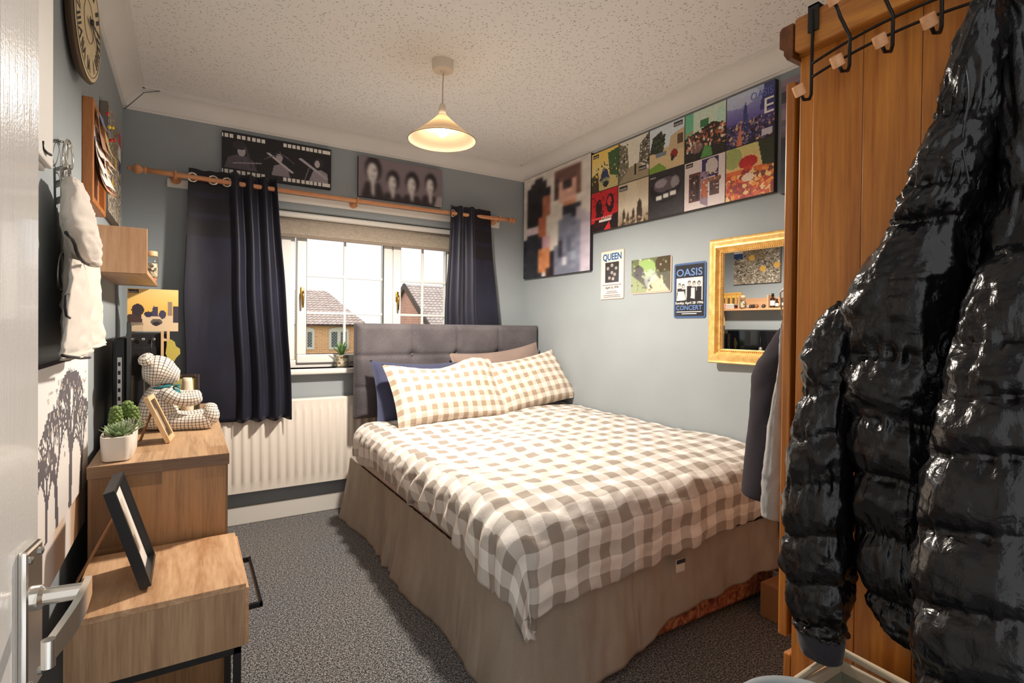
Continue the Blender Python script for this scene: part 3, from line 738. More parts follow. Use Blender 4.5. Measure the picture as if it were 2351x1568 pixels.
hbd = put('headboard', V, Fc, 'chenille', bed, True)
for c in cols_[1:-1]:
    for r in rows_[1:-1]:
        G().ball((HX0 + (HX1 - HX0) * c, HY0 + .026, HZ0 + (HZ1 - HZ0) * r), (.011, .006, .011), 12, 8).build('tuft_button', 'chenille', hbd, True)
for x in (1.2, 1.9): G().box((x - .025, HY1 + .001, .1), (x + .025, HY1 + .02, .75)).build('headboard_strut', plain('strut_wood', (150, 120, 90), .6), bed)

mt = G().box((BX0 - .005, BY0 + .005, .338), (BX1, BY1, .545), .05, seg=5)
M['sheet'] = fabric('taupe_pink_sheet', (206, 186, 174), (186, 164, 154), 500, nstr=.1)
one(mt, 'mattress', 'sheet', 'mattress in a pinkish taupe fitted sheet between duvet and bed base', 'mattress', smooth=True)

# valance: hangs from under the mattress down to the carpet
def valance_mat():
    t = NT('grey_taupe_valance'); n = t.noise(t.coords(), 600, 2); n2 = t.noise(t.coords((1, 1, .13)), 8, 2, .5, .6); n3 = t.noise(t.coords((1, 1, .5)), 7, 3)
    f = t.math('ADD', t.math('MULTIPLY', n.outputs[0], .5), t.math('MULTIPLY', n3.outputs[0], .5))
    t.set(base=t.ramp(f, [(.35, lin((150, 139, 127))), (.65, lin((178, 167, 153)))]), rough=.9)
    t.bump(t.math('ADD', t.math('MULTIPLY', n.outputs[0], .03), n2.outputs[0]), .45, .04); return t.m
M['valance'] = valance_mat()
val = thing('bed_valance', ((BX0 + BX1) / 2, (BY0 + BY1) / 2, .0), 'grey taupe valance sheet hanging in folds around the bed base', 'valance')
Lside = BY1 - BY0; Lfoot = BX1 - BX0
def pleat(s, v): return (.5 + .5 * math.sin(s * 8 + 2.4 * nz(s * 1.3, 5))) * .034 * v ** 1.4 + .012 * v ** .7 * math.sin(s * 44 + 4 * nz(s * 2.2, 9)) * max(0, .25 + nz(s * 1.9, 2)) + .004 * nz(s * 30, v * 3)
VT = .362
def corner(v): return np.array((BX0 - .008 - .06 * v ** 1.8, BY0 - .008 - .06 * v ** 1.8))
def side_fn(u, v):                       # u from the head end to the foot corner
    s = u * Lside; y = BY1 + .06 - u * (Lside + .06); z = VT - (VT - .002) * v
    gather = .010 * v * math.exp(-((s - .75) / .16) ** 2) * math.sin(s * 95 + 2 * nz(s * 9, 1))
    out = .008 + pleat(s, v) + gather + .02 * v * v + .03 * v * math.exp(-(u / .03) ** 2); x = BX0 - out
    k = math.exp(-(((1 - u) * Lside) / .09) ** 2); c = corner(v)
    return (x + (c[0] - x) * k, y + (c[1] - y) * k, z)
sheet('side_panel', side_fn, 300, 28, 'valance', val, .0015)
def hemz(u):                             # foot hem rides up towards the wall, showing the old base
    return .003 + .03 * min(1, max(0, (u - .12) / .2)) + .07 * min(1, max(0, (u - .38) / .12)) + .05 * min(1, max(0, (u - .6) / .3)) + .012 * nz(u * 9, 4)
def foot_fn(u, v):
    s = u * Lfoot; x = BX0 + u * Lfoot; zb = max(.002, hemz(u)); z = VT + (zb - VT) * v
    out = .008 + pleat(s * .8 + 3, v) * 1.3 + .012 * v; y = BY0 - out
    k = math.exp(-(s / .09) ** 2); c = corner(v)
    return (x + (c[0] - x) * k, y + (c[1] - y) * k, z)
sheet('foot_panel', foot_fn, 220, 28, 'valance', val, .0015)
tp = pix(1552, 1292, Y=BY0 - .035)
tg = G().box((tp[0] - .02, BY0 - .056, tp[2] - .026), (tp[0] + .024, BY0 - .050, tp[2] + .02), .002); tgo = tg.build('care_label', plain('label_white', (214, 208, 198), .6), val)
G().box((tp[0] - .02, BY0 - .0575, tp[2] + .006), (tp[0] + .024, BY0 - .0555, tp[2] + .02)).build('label_band', plain('label_navy', (40, 44, 60), .6), tgo)

# duvet
M['gingham'] = gingham('gingham_duvet_cotton', .098, (240, 235, 228), (158, 147, 136))
M['gingham_s'] = gingham('gingham_pillow_cotton', .066, (240, 230, 216), (170, 150, 130))
DT = .602
OVL, OVF = .225, .33                     # overhang at the left side and at the foot
def bend(d, r):
    """d metres past the edge: horizontal and vertical travel on a rounded drop"""
    q = r * PI / 2
    if d <= 0: return d, 0.0
    if d < q: return r * math.sin(d / r), r * (1 - math.cos(d / r))
    return r, r + d - q
EX, EY = .882, 1.395                     # where the cloth starts to turn over
W_ = OVL + (2.21 - EX); H_ = OVF + (2.99 - EY)
def duvet(a, b):
    """a metres from the left hem, b metres from the foot hem"""
    da, db = OVL - a, OVF - b
    y0, x0 = EY - db, EX - da
    if da > 0: da *= 1 + .22 * nz(y0 * 4.5, 3) + .16 * nz(y0 * 13, 8) + .25 * math.exp(-((y0 - 1.45) / .2) ** 2)
    if db > 0: db *= 1 + .10 * nz(x0 * 4, 1) + .06 * nz(x0 * 14, 2) - .12 * min(1, max(0, (x0 - 1.2) / .8))
    top = DT + .045 * min(1, max(0, -da / 1.0)) + .018 * nz(x0 * 2.2, y0 * 2.2, 1) + .012 * min(1, max(0, (y0 - 2.4) / .4))
    if db > -.25: top -= .02 * (1 - min(1, -db / .25 if db < 0 else 0)) ** 2
    ed = math.exp(-max(0, (a - .12)) / .22); fo = math.exp(-b / .2)
    cr = .012 * ed * math.sin(58 * (y0 + .35 * a) + 5 * nz(y0 * 3, a * 3)) * (.5 + .5 * nz(y0 * 2.3, a * 2, 4)) + .008 * nz(a * 7 + 2 * b, b * 12, 3) + .005 * nz(a * 16, b * 30, 6) + .008 * fo * math.sin(22 * a + 4 * nz(a * 3, b))
    if da > 0 and db > 0:                # the corner hangs as one soft cone
        rho = math.hypot(da, db); rho = rho if rho < .33 else .33 + (rho - .33) * .35; ph = math.atan2(db, da); s2 = math.sin(2 * ph); h, v = bend(rho, .09); fl = s2 * max(0, rho - .12)
        h += .10 * fl; v += .22 * fl; h += cr * .8
        x, y, z = EX - h * math.cos(ph), EY - h * math.sin(ph), top - v
        x += .24 * fl
    else:
        hx, vx = bend(da, .085); hy, vy = bend(db, .10); x, y, z = EX - hx, EY - hy, top - vx - vy
        if da > 0 and vx > .05: x -= cr * 1.2 + .004
        elif db > 0 and vy > .06: y -= cr * 1.2 + .004
        else: z += cr
        if da > 0 or db > 0: z += cr * .4
    z += math.exp(-min(a, b) / .012) * .006
    return (min(x, 2.222), y, max(z, .10))
NU, NV = 170, 210
duv = sheet('duvet', lambda u, v: duvet(W_ * u, H_ * v), NU, NV, 'gingham', None, .03, lambda u, v: (W_ * u, H_ * v))
tag(duv, 'taupe and white gingham duvet spread over the bed with one corner drooping', 'duvet')

# pillows
def pillow(name, label, c, ux, uy, w, h, t, mat, sag=0, seed=0, flange=.0, group=None, n=44, fold=None):
    ux = unit(ux); uy = np.array(uy, float); uy = unit(uy - ux * (ux @ uy)); nn = np.cross(ux, uy); c = np.array(c, float); V = []; UV = []
    def pt(u, v, s):
        pu, pv = 1 - abs(u) ** 3.2, 1 - abs(v) ** 3.2; th = t / 2 * max(0, pu) ** .55 * max(0, pv) ** .55
        inx = 1 - .05 * (1 - abs(v) ** 2) * abs(u) ** 4; iny = 1 - .07 * (1 - abs(u) ** 2) * abs(v) ** 4
        q = c + ux * u * w / 2 * inx + uy * (v * h / 2 * iny - sag * (1 - u * u) * (v > 0) * v)
        wr = .010 * nz(u * 2.2 + seed, v * 2.2, s * 3) + .005 * nz(u * 6 + seed, v * 5, s) + .003 * nz(u * 14, v * 9, seed)
        if fold: q = q + fold(u, v)
        return q + nn * s * (th + wr * (pu * pv) ** .3)
    for s in (1, -1):
        for j in range(n):
            for i in range(n):
                u, v = -1 + 2 * i / (n - 1), -1 + 2 * j / (n - 1); V.append(pt(u, v, s)); UV.append(((u + 1) * w / 2, (v + 1) * h / 2))
    Fc = grid_faces(n, n); k = n * n; Fc = Fc + [(k + a, k + d, k + c_, k + b) for a, b, c_, d in grid_faces(n, n)]
    rg = [i for i in range(n)] + [j * n + n - 1 for j in range(1, n)] + [(n - 1) * n + i for i in range(n - 2, -1, -1)] + [j * n for j in range(n - 2, 0, -1)]
    Fc += [(rg[i], k + rg[i], k + rg[(i + 1) % len(rg)], rg[(i + 1) % len(rg)]) for i in range(len(rg))]
    o = put(name, V, Fc, mat, None, True, uv=UV); return tag(o, label, 'pillow', group)
M['navy_cotton'] = fabric('slate_navy_cotton', (74, 80, 110), (56, 60, 86), 600, nstr=.1)
M['taupe_cotton'] = fabric('taupe_cotton', (150, 130, 120), (130, 112, 104), 600, nstr=.1)
pillow('pillow', 'gingham pillow with a crumpled top edge, leaning in front of the navy pillow', (1.335, 2.865, .782), (.75, .045, .0), (.03, .26, .34), .75, .42, .15, 'gingham_s', .03, 1, group='gingham pillows', fold=lambda u, v: np.array((0, .0, .045 * max(0, v) * math.exp(-((u - .55) / .4) ** 2) - .015 * max(0, v) * math.exp(-((u + .2) / .4) ** 2))))
pillow('pillow', 'gingham pillow leaning in the corner by the wall', (1.92, 2.90, .815), (.62, .02, .09), (-.05, .26, .34), .64, .40, .15, 'gingham_s', .02, 5, group='gingham pillows')
pillow('pillow', 'slate navy pillow standing behind the gingham pillow against the headboard', (1.31, 3.06, .775), (1, .03, 0), (.0, .14, .4), .76, .40, .12, 'navy_cotton', .02, 9)
pillow('pillow', 'taupe pillow standing behind the corner gingham pillow against the headboard', (1.83, 3.08, .835), (1, 0, .10), (-.03, .14, .4), .70, .42, .12, 'taupe_cotton', .02, 12)
# ------------------------------------------------------------------ sideboard and bedside table
M['oak_side'] = laminate('oak_block_side', ((178, 134, 90), (122, 92, 62), (90, 66, 44)), (0, 2), .34, .085)
M['oak_top'] = laminate('oak_block_top', ((204, 170, 134), (176, 138, 102), (120, 90, 62)), (0, 1), .5, .12)
M['oak_front'] = laminate('oak_block_front', ((176, 126, 84), (128, 90, 60), (90, 62, 42)), (2, 1), .4, .1)
M['oak_edge'] = laminate('oak_edge', ((128, 100, 74), (104, 80, 58), (84, 60, 42)), (2, 0), .6, .1)
SX0, SX1, SY0, SY1, SZ = -.246, .116, 1.915, 3.18, .755
sb = thing('sideboard', ((SX0 + SX1) / 2, (SY0 + SY1) / 2, 0), 'long oak-effect sideboard against the left wall carrying the teddy bear', 'sideboard')
tb = G().box((SX0, SY0, SZ - .036), (SX1, SY1, SZ), .002).build('top_panel', 'oak_top', sb)
G().box((SX0 + .001, SY0 - .0012, SZ - .0355), (SX1 - .001, SY0 + .002, SZ - .0012)).build('edge_strip', 'oak_edge', tb)
for y in (SY0 + .004, SY1 - .024): G().box((SX0 + .002, y, .0), (SX1 - .004, y + .02, SZ - .036), .001).build('side_panel', 'oak_side', sb)
G().box((SX0 + .002, SY0 + .024, .06), (SX0 + .012, SY1 - .024, SZ - .036)).build('back_panel', 'oak_side', sb)
G().box((SX0 + .02, SY0 + .024, .05), (SX1 - .03, SY1 - .024, .068)).build('bottom_panel', 'oak_side', sb)
G().box((SX1 - .05, SY0 + .024, 0), (SX1 - .035, SY1 - .024, .05)).build('plinth', 'oak_side', sb)
for k in range(3):
    y0 = SY0 + .026 + k * .4077; y1 = y0 + .402
    d_ = G().box((SX1 - .026, y0, .072), (SX1 - .006, y1, SZ - .042), .002).build('door', 'oak_front', sb)
    G().box((SX1 - .008, y0 + .03, .40), (SX1 - .004, y0 + .045, .56), .001).build('handle', 'blackmetal', d_)

M['oak_pale_top'] = wood('pale_oak_top', (172, 128, 90), (216, 178, 140), 1, 18, .12, .4, 1.5)
M['oak_pale_side'] = wood('pale_oak_side', (150, 116, 86), (196, 160, 124), 2, 30, .05, .45, .8, spots=True)
TX0, TX1, TY0, TY1, TZ0, TZ = -.234, .131, 1.508, 1.898, .338, .5
bt = thing('bedside_table', ((TX0 + TX1) / 2, (TY0 + TY1) / 2, 0), 'pale oak one-drawer bedside table on a black metal frame in front of the sideboard', 'bedside table')
G().box((TX0, TY0, TZ - .016), (TX1, TY1, TZ), .0015).build('top_panel', 'oak_pale_top', bt)
for y in (TY0 + .001, TY1 - .017): G().box((TX0, y, TZ0), (TX1 - .002, y + .016, TZ - .016), .001).build('side_panel', 'oak_pale_side', bt)
G().box((TX0, TY0 + .017, TZ0), (TX0 + .01, TY1 - .017, TZ - .016)).build('back_panel', 'oak_pale_side', bt)
G().box((TX0 + .01, TY0 + .017, TZ0), (TX1 - .02, TY1 - .017, TZ0 + .012)).build('bottom_panel', 'oak_pale_side', bt)
dr = G().box((TX1 - .004, TY0 + .002, TZ0 + .004), (TX1 + .007, TY1 - .002, TZ - .012), .002).build('drawer', wood('drawer_oak', (170, 124, 84), (214, 172, 130), 1, 26, .08, .45), bt)
M['satin_black'] = plain('satin_black_metal', (40, 40, 42), .25, metal=.6)
hy0, hy1, hzz = TY0 + .02, TY1 - .05, .425
G().box((TX1 + .034, hy0, hzz - .007), (TX1 + .042, hy1, hzz + .007), .001).box((TX1 + .006, hy0, hzz - .007), (TX1 + .042, hy0 + .008, hzz + .007), .001).box((TX1 + .006, hy1 - .008, hzz - .007), (TX1 + .042, hy1, hzz + .007), .001).build('drawer_handle', 'satin_black', dr)
fr = G()
for x in (TX0 + .01, TX1 - .028):
    for y in (TY0 + .004, TY1 - .022): fr.box((x, y, 0), (x + .018, y + .018, TZ0), .001)
    fr.box((x, TY0 + .004, TZ0 - .018), (x + .018, TY1 - .004, TZ0), .001)
for y in (TY0 + .004, TY1 - .022): fr.box((TX0 + .01, y, TZ0 - .018), (TX1 - .01, y + .018, TZ0), .001).box((TX0 + .01, y, 0), (TX1 - .01, y + .018, .014), .001)
fr.build('metal_frame', 'blackmetal', bt)

# ------------------------------------------------------------------ photo frames
def photo_frame(name, label, o, ux, uy, w, h, bw, depth, mat, art, strut=None, strut_mat='wood', strut_l=.2, sub='frame_bar'):
    """o = bottom-left front corner; ux right, uy up the leaning face"""
    ux, uy = unit(ux), unit(uy); nn = np.cross(ux, uy); o = np.array(o, float)
    t = thing(name, o + ux * w / 2, label, 'picture frame')
    f = G()
    for lo, hi in (((0, 0, -depth), (bw, h, 0)), ((w - bw, 0, -depth), (w, h, 0)), ((bw, 0, -depth), (w - bw, bw, 0)), ((bw, h - bw, -depth), (w - bw, h, 0))): f.box(lo, hi, .001, (ux, uy, nn), o)
    f.build('frame', mat, t)
    G().box((bw, bw, -depth), (w - bw, h - bw, -depth + .004), 0, (ux, uy, nn), o).build('backing', 'black', t)
    hang('picture', art, o + ux * bw + uy * (h - bw) - nn * (depth - .006), ux, uy, w - 2 * bw, h - 2 * bw, M['print'], t)
    if strut:
        a, wd = strut; p = o + uy * h * .72 + ux * w / 2 - nn * depth; dz = p[2] - o[2]; b_ = np.array((p[0] - a, p[1], o[2] + .002)); dd = unit(b_ - p); ss = unit(ux); nn2 = np.cross(ss, dd)
        G().box((-wd / 2, 0, -.002), (wd / 2, np.linalg.norm(b_ - p), .002), 0, (ss, dd, nn2), p).build('strut', strut_mat, t)
    return t
A = Art(20, 26, (236, 230, 222)); A.rect(.22, .2, .8, .82, (206, 196, 182)); A.ell(.5, .45, .16, .14, (150, 132, 116)); A.rect(.3, .6, .7, .82, (120, 104, 92)); A.blur(1)
M['hardboard'] = wood('brown_hardboard', (150, 98, 56), (176, 122, 76), 2, 40, .3, .7)
lean = unit((-.075, 0, .25))
photo_frame('picture_frame', 'black box picture frame leaning back on its strut on the bedside table', (-.075, 1.585, TZ + .012), (0, 1, 0), lean, .205, .262, .011, .024, 'black', A, (.085, .06), M['hardboard'])
A = Art(16, 20, (60, 46, 36)); A.rect(.3, .25, .75, .8, (150, 130, 104)); A.blur(1)
M['pine_light'] = wood('pale_pine', (206, 164, 116), (232, 200, 158), 2, 50, .1, .5)
photo_frame('picture_frame', 'small pale wooden picture frame propped beside the succulent pot on the sideboard', (-.05, 2.16, SZ + .006), (.1, 1, 0), unit((-.07, 0, .17)), .115, .172, .016, .014, 'pine_light', A, (.035, .045), M['hardboard'])

# ------------------------------------------------------------------ succulents in a stone trough
pt = thing('succulent_planter', (-.18, 2.06, SZ), 'oblong white stone planter of green succulents on the sideboard corner', 'plant pot')
M['stone'] = plain('white_stone', (226, 218, 206), .85, 160, .35, .002)
Vp = []; n = 40
def rr(t, w, h, r=.35):
    c, s = math.cos(t), math.sin(t); p = 5; q = (abs(c) ** p + abs(s) ** p) ** (-1 / p); return c * q * w, s * q * h
prof = [(.86, 0), (.94, .004), (1.0, .06), (1.0, .075), (.9, .075), (.88, .055)]
for a, z in prof:
    for k in range(n):
        x, y = rr(2 * PI * k / n, .042 * a, .135 * a); Vp.append((-.182 + x, 2.07 + y, SZ + z))
Fp = [(j * n + k, j * n + (k + 1) % n, (j + 1) * n + (k + 1) % n, (j + 1) * n + k) for j in range(5) for k in range(n)] + [tuple(range(n))[::-1], tuple(5 * n + k for k in range(n))]
auto_smooth(put('pot', Vp, Fp, 'stone', pt), 50)
V2 = [(-.182 + rr(2 * PI * k / n, .037, .12)[0], 2.07 + rr(2 * PI * k / n, .037, .12)[1], SZ + .066 + .003 * (k % 2)) for k in range(n)]
put('gravel', V2 + [(-.182, 2.07, SZ + .072)], [(k, (k + 1) % n, n) for k in range(n)], 'pebbles', pt)
M['succ'] = wood('succulent_green', (84, 112, 70), (170, 190, 140), 2, 40, .5, .5)
M['succ2'] = wood('striped_succulent', (60, 78, 52), (186, 190, 160), 2, 90, .5, .5)
M['cactus'] = plain('cactus_green', (112, 136, 70), .6, 120, .5, .004)
for (cx_, cy_, rad, nl, m_) in ((-.18, 1.985, .052, 26, 'succ'), (-.165, 2.05, .05, 22, 'succ2'), (-.195, 2.05, .04, 16, 'succ'), (-.16, 2.13, .045, 18, 'succ2')):
    for k in range(nl):
        a = k * 2.39996; e = k / nl; d = np.array((math.cos(a) * (1.1 - e), math.sin(a) * (1.1 - e), .25 + e * .9)); l = rad * (1.05 - .45 * e)
        blade((cx_, cy_, SZ + .07), d, unit((-d[0] * d[2], -d[1] * d[2], d[0] ** 2 + d[1] ** 2 + .02)), l, l * .2, 'leaf', m_, pt, -.15, 6)
for (cx_, cy_, h_, r_) in ((-.20, 2.14, .075, .017), (-.172, 2.175, .085, .02), (-.155, 2.16, .07, .018), (-.20, 2.185, .06, .015)):
    g = G(); nb = int(h_ / .009)
    for j in range(nb):
        for k in range(7):
            a = 2 * PI * (k + .5 * (j % 2)) / 7; q = j / nb; rr_ = r_ * (1 - .55 * q ** 2)
            g.ball((cx_ + rr_ * math.cos(a), cy_ + rr_ * math.sin(a), SZ + .07 + h_ * q), .0065, 6, 4)
    g.tube([(cx_, cy_, SZ + .06), (cx_, cy_, SZ + .07 + h_ * .6), (cx_, cy_, SZ + .07 + h_)], [r_, r_ * .9, r_ * .4], 10)
    g.build('cactus_stem', 'cactus', pt, True)['kind'] = 'stuff'

# ------------------------------------------------------------------ teddy bear
def plaid_mat():
    t = NT('cream_windowpane_check'); tc = t.n('TexCoord'); sx = t.n('SeparateXYZ'); t.l(tc.outputs['UV'], sx.inputs[0])
    def ln(o): return t.math('LESS_THAN', t.math('FRACT', t.math('DIVIDE', o, .0125)), .2)
    f = t.math('MULTIPLY', t.math('ADD', ln(sx.outputs[0]), ln(sx.outputs[1])), .5)
    t.set(base=t.ramp(f, [(0, lin((240, 230, 216))), (.5, lin((120, 106, 100))), (1, lin((64, 54, 54)))]), rough=.9, sheen=.2); t.bump(t.noise(t.coords(), 900, 2).outputs[0], .2, .001); return t.m
M['plaid'] = plaid_mat()
def limb(name, pts, radii, mat, parent, n=20, sub=5, flat=1.0):
    """smooth rounded tube through pts with its own check-aligned UVs"""
    P = np.array(pts, float); R = np.array(radii, float); m = len(P); T = np.linspace(0, m - 1, (m - 1) * sub + 1)
    def cr(A_, t_):
        i = min(int(t_), m - 2); f = t_ - i; p0, p1, p2, p3 = A_[max(i - 1, 0)], A_[i], A_[i + 1], A_[min(i + 2, m - 1)]
        return .5 * (2 * p1 + (p2 - p0) * f + (2 * p0 - 5 * p1 + 4 * p2 - p3) * f * f + (3 * p1 - p0 - 3 * p2 + p3) * f ** 3)
    C = [cr(P, t_) for t_ in T]; r = [max(.0008, float(cr(R, t_))) for t_ in T]; V = []; UV = []; L_ = 0; u = np.array((0, 0, 1.0))
    rm = float(np.max(R))
    for i in range(len(C)):
        if i: L_ += np.linalg.norm(C[i] - C[i - 1]) + .4 * abs(r[i] - r[i - 1])
        tt = unit(C[min(i + 1, len(C) - 1)] - C[max(i - 1, 0)]); u = unit(u - tt * (u @ tt)) if abs(u @ tt) < .99 else unit(np.cross(tt, (0, 1, 0))); w_ = np.cross(tt, u)
        for k in range(n + 1):
            a = 2 * PI * k / n; V.append(C[i] + r[i] * (math.cos(a) * u + math.sin(a) * w_ * flat)); UV.append((L_, a * rm))
    Fc = [(i * (n + 1) + k, i * (n + 1) + k + 1, (i + 1) * (n + 1) + k + 1, (i + 1) * (n + 1) + k) for i in range(len(C) - 1) for k in range(n)]
    return put(name, V, Fc, mat, parent, True, uv=UV)
bear = thing('teddy_bear', (-.09, 2.47, SZ), 'cream checked teddy bear with a teal ribbon sitting on the sideboard', 'teddy bear')
by = 2.47
limb('torso', [(-.10, by, SZ + .002), (-.10, by, SZ + .012), (-.10, by, SZ + .055), (-.098, by, SZ + .11), (-.092, by, SZ + .15), (-.088, by, SZ + .172), (-.086, by, SZ + .178)], [.004, .05, .071, .06, .044, .028, .002], 'plaid', bear, 28)
hd = limb('head', [(-.152, by, SZ + .232), (-.146, by, SZ + .232), (-.118, by, SZ + .232), (-.088, by, SZ + .228), (-.058, by, SZ + .214), (-.034, by, SZ + .204), (-.026, by, SZ + .202)], [.002, .034, .058, .058, .042, .026, .002], 'plaid', bear, 28, 6)
for s in (-1, 1):
    ear = limb('ear', [(-.132, by + s * .042, SZ + .262), (-.135, by + s * .05, SZ + .272), (-.139, by + s * .06, SZ + .288), (-.141, by + s * .064, SZ + .294)], [.012, .024, .02, .002], 'plaid', hd, 14, 4)
    G().ball((-.06, by + s * .036, SZ + .236), .0055, 10, 8).build('eye', 'black', hd, True)
    limb('arm', [(-.085, by + s * .045, SZ + .15), (-.07, by + s * .06, SZ + .145), (-.03, by + s * .066, SZ + .122), (.012, by + s * .06, SZ + .118), (.042, by + s * .058, SZ + .124), (.05, by + s * .058, SZ + .126)], [.012, .024, .024, .026, .018, .002], 'plaid', bear, 18)
    lg = limb('leg', [(-.07, by + s * .04, SZ + .036), (-.05, by + s * .045, SZ + .033), (.0, by + s * .058, SZ + .030), (.05, by + s * .068, SZ + .031), (.078, by + s * .072, SZ + .036), (.088, by + s * .073, SZ + .038)], [.02, .034, .029, .031, .028, .004], 'plaid', bear, 20)
    limb('foot', [(.066, by + s * .071, SZ + .022), (.070, by + s * .071, SZ + .028), (.080, by + s * .072, SZ + .052), (.085, by + s * .073, SZ + .078), (.086, by + s * .073, SZ + .084)], [.006, .024, .03, .02, .002], 'plaid', lg, 18)
G().ball((-.0255, by, SZ + .206), (.006, .009, .006), 10, 8).build('nose', 'black', hd, True)
M['teal'] = fabric('teal_ribbon', (28, 122, 130), (20, 96, 104), 500, nstr=.1)
rb = G().tube([(-.088 + .034 * math.cos(a), by + .034 * math.sin(a), SZ + .168 + .006 * math.cos(a)) for a in np.linspace(0, 2 * PI, 25)[:-1]], .006, 8, closed=True).build('ribbon', 'teal', bear, True)
for dx, dy, dz in ((.02, -.035, .012), (.024, -.006, -.004), (.03, -.02, -.034), (.018, -.034, -.03)):
    p = np.array((-.05, by - .016, SZ + .164)); q = p + np.array((dx, dy, dz)); md_ = (p + q) / 2 + np.array((.004, 0, .006))
    G().tube([p, md_, q], [.003, .010, .007], 8, flat=.35).build('bow_loop', 'teal', rb, True)

# ------------------------------------------------------------------ television
tv = thing('television', (-.20, 2.78, SZ), 'black flat-screen television standing on the sideboard against the left wall', 'television')
tx, ty0, ty1, tz0, tz1 = -.182, 2.43, 3.055, SZ + .045, 1.175
G().box((tx - .014, ty0, tz0), (tx, ty1, tz1), .003).build('bezel', plain('silver_black_bezel', (70, 74, 74), .25, metal=.5), tv)
G().box((tx - .062, ty0 + .05, tz0 + .02), (tx - .013, ty1 - .05, tz1 - .06), .012).build('rear_housing', 'black', tv)
scr = NT('dark_screen'); scr.set(base=lin((8, 9, 12)), rough=.08, coat=.5, coatr=.03)
G().box((tx - .002, ty0 + .012, tz0 + .018), (tx + .0008, ty1 - .012, tz1 - .012)).build('screen', scr.m, tv)
G().box((tx - .045, 2.72, SZ + .012), (tx - .022, 2.82, tz0 + .04), .004).build('stand_neck', 'black', tv)
G().box((tx - .055, 2.6, SZ + .001), (tx + .02, 2.94, SZ + .013), .005).build('stand_base', 'black', tv)
st = G().box((tx - .046, ty0 + .0495, tz0 + .06), (tx - .032, ty0 + .05, tz0 + .24)).build('port_label', plain('white_label', (232, 230, 226), .5), tv)
for k in range(5): G().box((tx - .044, ty0 + .0488, tz0 + .075 + k * .033), (tx - .036, ty0 + .0497, tz0 + .09 + k * .033)).build('port', 'black', st)
# ------------------------------------------------------------------ things at the far end of the sideboard
am = thing('amplifier', (-.16, 3.12, SZ), 'small black practice amplifier at the far end of the sideboard', 'amplifier')
G().box((-.25, 3.07, SZ + .001), (-.075, 3.17, SZ + .372), .008).build('cabinet', fabric('black_tolex', (26, 25, 26), (16, 16, 17), 800, .6, .1), am)
G().box((-.24, 3.066, SZ + .02), (-.085, 3.071, SZ + .30), .002).build('grille', fabric('grille_cloth', (34, 33, 34), (18, 18, 18), 1200), am)
for k in range(4): G().lathe([(.009, 0), (.009, .01), (.007, .012)], (-.225 + k * .042, 3.07, SZ + .338), (0, -1, 0), 14).build('knob', 'steel', am, True)
A = Art(56, 48, (240, 196, 100)); A.grad((246, 214, 140), (238, 186, 84), 0, .6); A.rect(0, .62, 1, 1, (222, 196, 160)); A.poly([(0, .62), (.25, .55), (.3, .85), (0, .95)], (70, 48, 44)); A.ell(.2, .5, .12, .14, (52, 40, 46)); A.poly([(.45, .64), (.5, .4), (.58, .42), (.6, .64)], (66, 60, 86)); A.ell(.4, .6, .08, .07, (48, 44, 66)); A.ell(.68, .6, .07, .1, (64, 58, 86)); A.rect(.78, .3, .88, .62, (150, 128, 112)); A.rect(.9, .4, 1, .8, (58, 50, 62)); A.ell(.56, .78, .12, .08, (96, 88, 84)); A.ell(.56, .82, .08, .05, (40, 34, 38)); A.rect(.02, .02, .22, .11, (28, 26, 28))
cv = canvas('small_canvas', 'small square yellow canvas print standing on the black amplifier', 'canvas', (-.246, 3.085, 1.338), (1, .06, 0), (0, 0, 1), .205, .205, .018, A, (200, 160, 90))
text_mesh('lettering', 'oasis', (-.242, 3.085, 1.319), (1, .06, 0), (0, 0, 1), .010, plain('print_white', (236, 232, 226), .6), cv, .036, .0022)
ez = thing('easel_strip', (-.075, 3.055, SZ), 'narrow pale wooden easel standing in front of the black amplifier', 'easel')
for x in (-.112, -.088): G().box((x, 3.052, SZ + .001), (x + .012, 3.062, SZ + .378), .001).build('easel_leg', 'pine_light', ez)
for z in (.06, .2, .33): G().box((-.112, 3.0525, SZ + z), (-.076, 3.0615, SZ + z + .012), .001).build('crossbar', 'pine_light', ez)
# yellow cut-out leaf, perfume, vase, leaning frame
yl = G(); ctr = pix(398, 806, Y=3.0)
cut = [(384, 783), (392, 779), (401, 785), (404, 795), (413, 801), (414, 812), (405, 821), (398, 833), (391, 832), (386, 822), (380, 812), (382, 798)]
yl.prism([pix(a, b, Y=3.0) for a, b in cut], (0, .008, 0)); yl.box((ctr[0] - .012, 2.997, SZ + .001), (ctr[0] + .012, 3.02, SZ + .012)); yl.tube([(ctr[0] - .006, 3.006, SZ + .01), (ctr[0] - .008, 3.006, ctr[2] - .04)], .004, 6)
one(yl, 'wooden_cutout', plain('mustard_paint', (196, 178, 84), .6), 'mustard yellow wooden leaf cut-out standing behind the teddy bear', 'ornament')
q = pix(334, 800, Y=2.66); pb = thing('reed_diffuser', (q[0], 2.66, SZ), 'silver-capped glass reed diffuser with one dark stick behind the teddy bear', 'diffuser')
q = q + np.array((.018, 0, 0)); G().lathe([(.022, .001), (.024, .02), (.024, .2), (.012, .22), (.012, .225)], (q[0], 2.66, SZ), n=16).build('bottle', 'clear', pb, True)
G().lathe([(.017, .215), (.018, .222), (.018, .25), (.012, .262), (.002, .266)], (q[0], 2.66, SZ), n=16).build('cap', 'chrome', pb, True)
G().tube([(q[0], 2.66, SZ + .22), (q[0] + .003, 2.66, SZ + .36)], .002, 6).build('reed', 'black', pb, True)
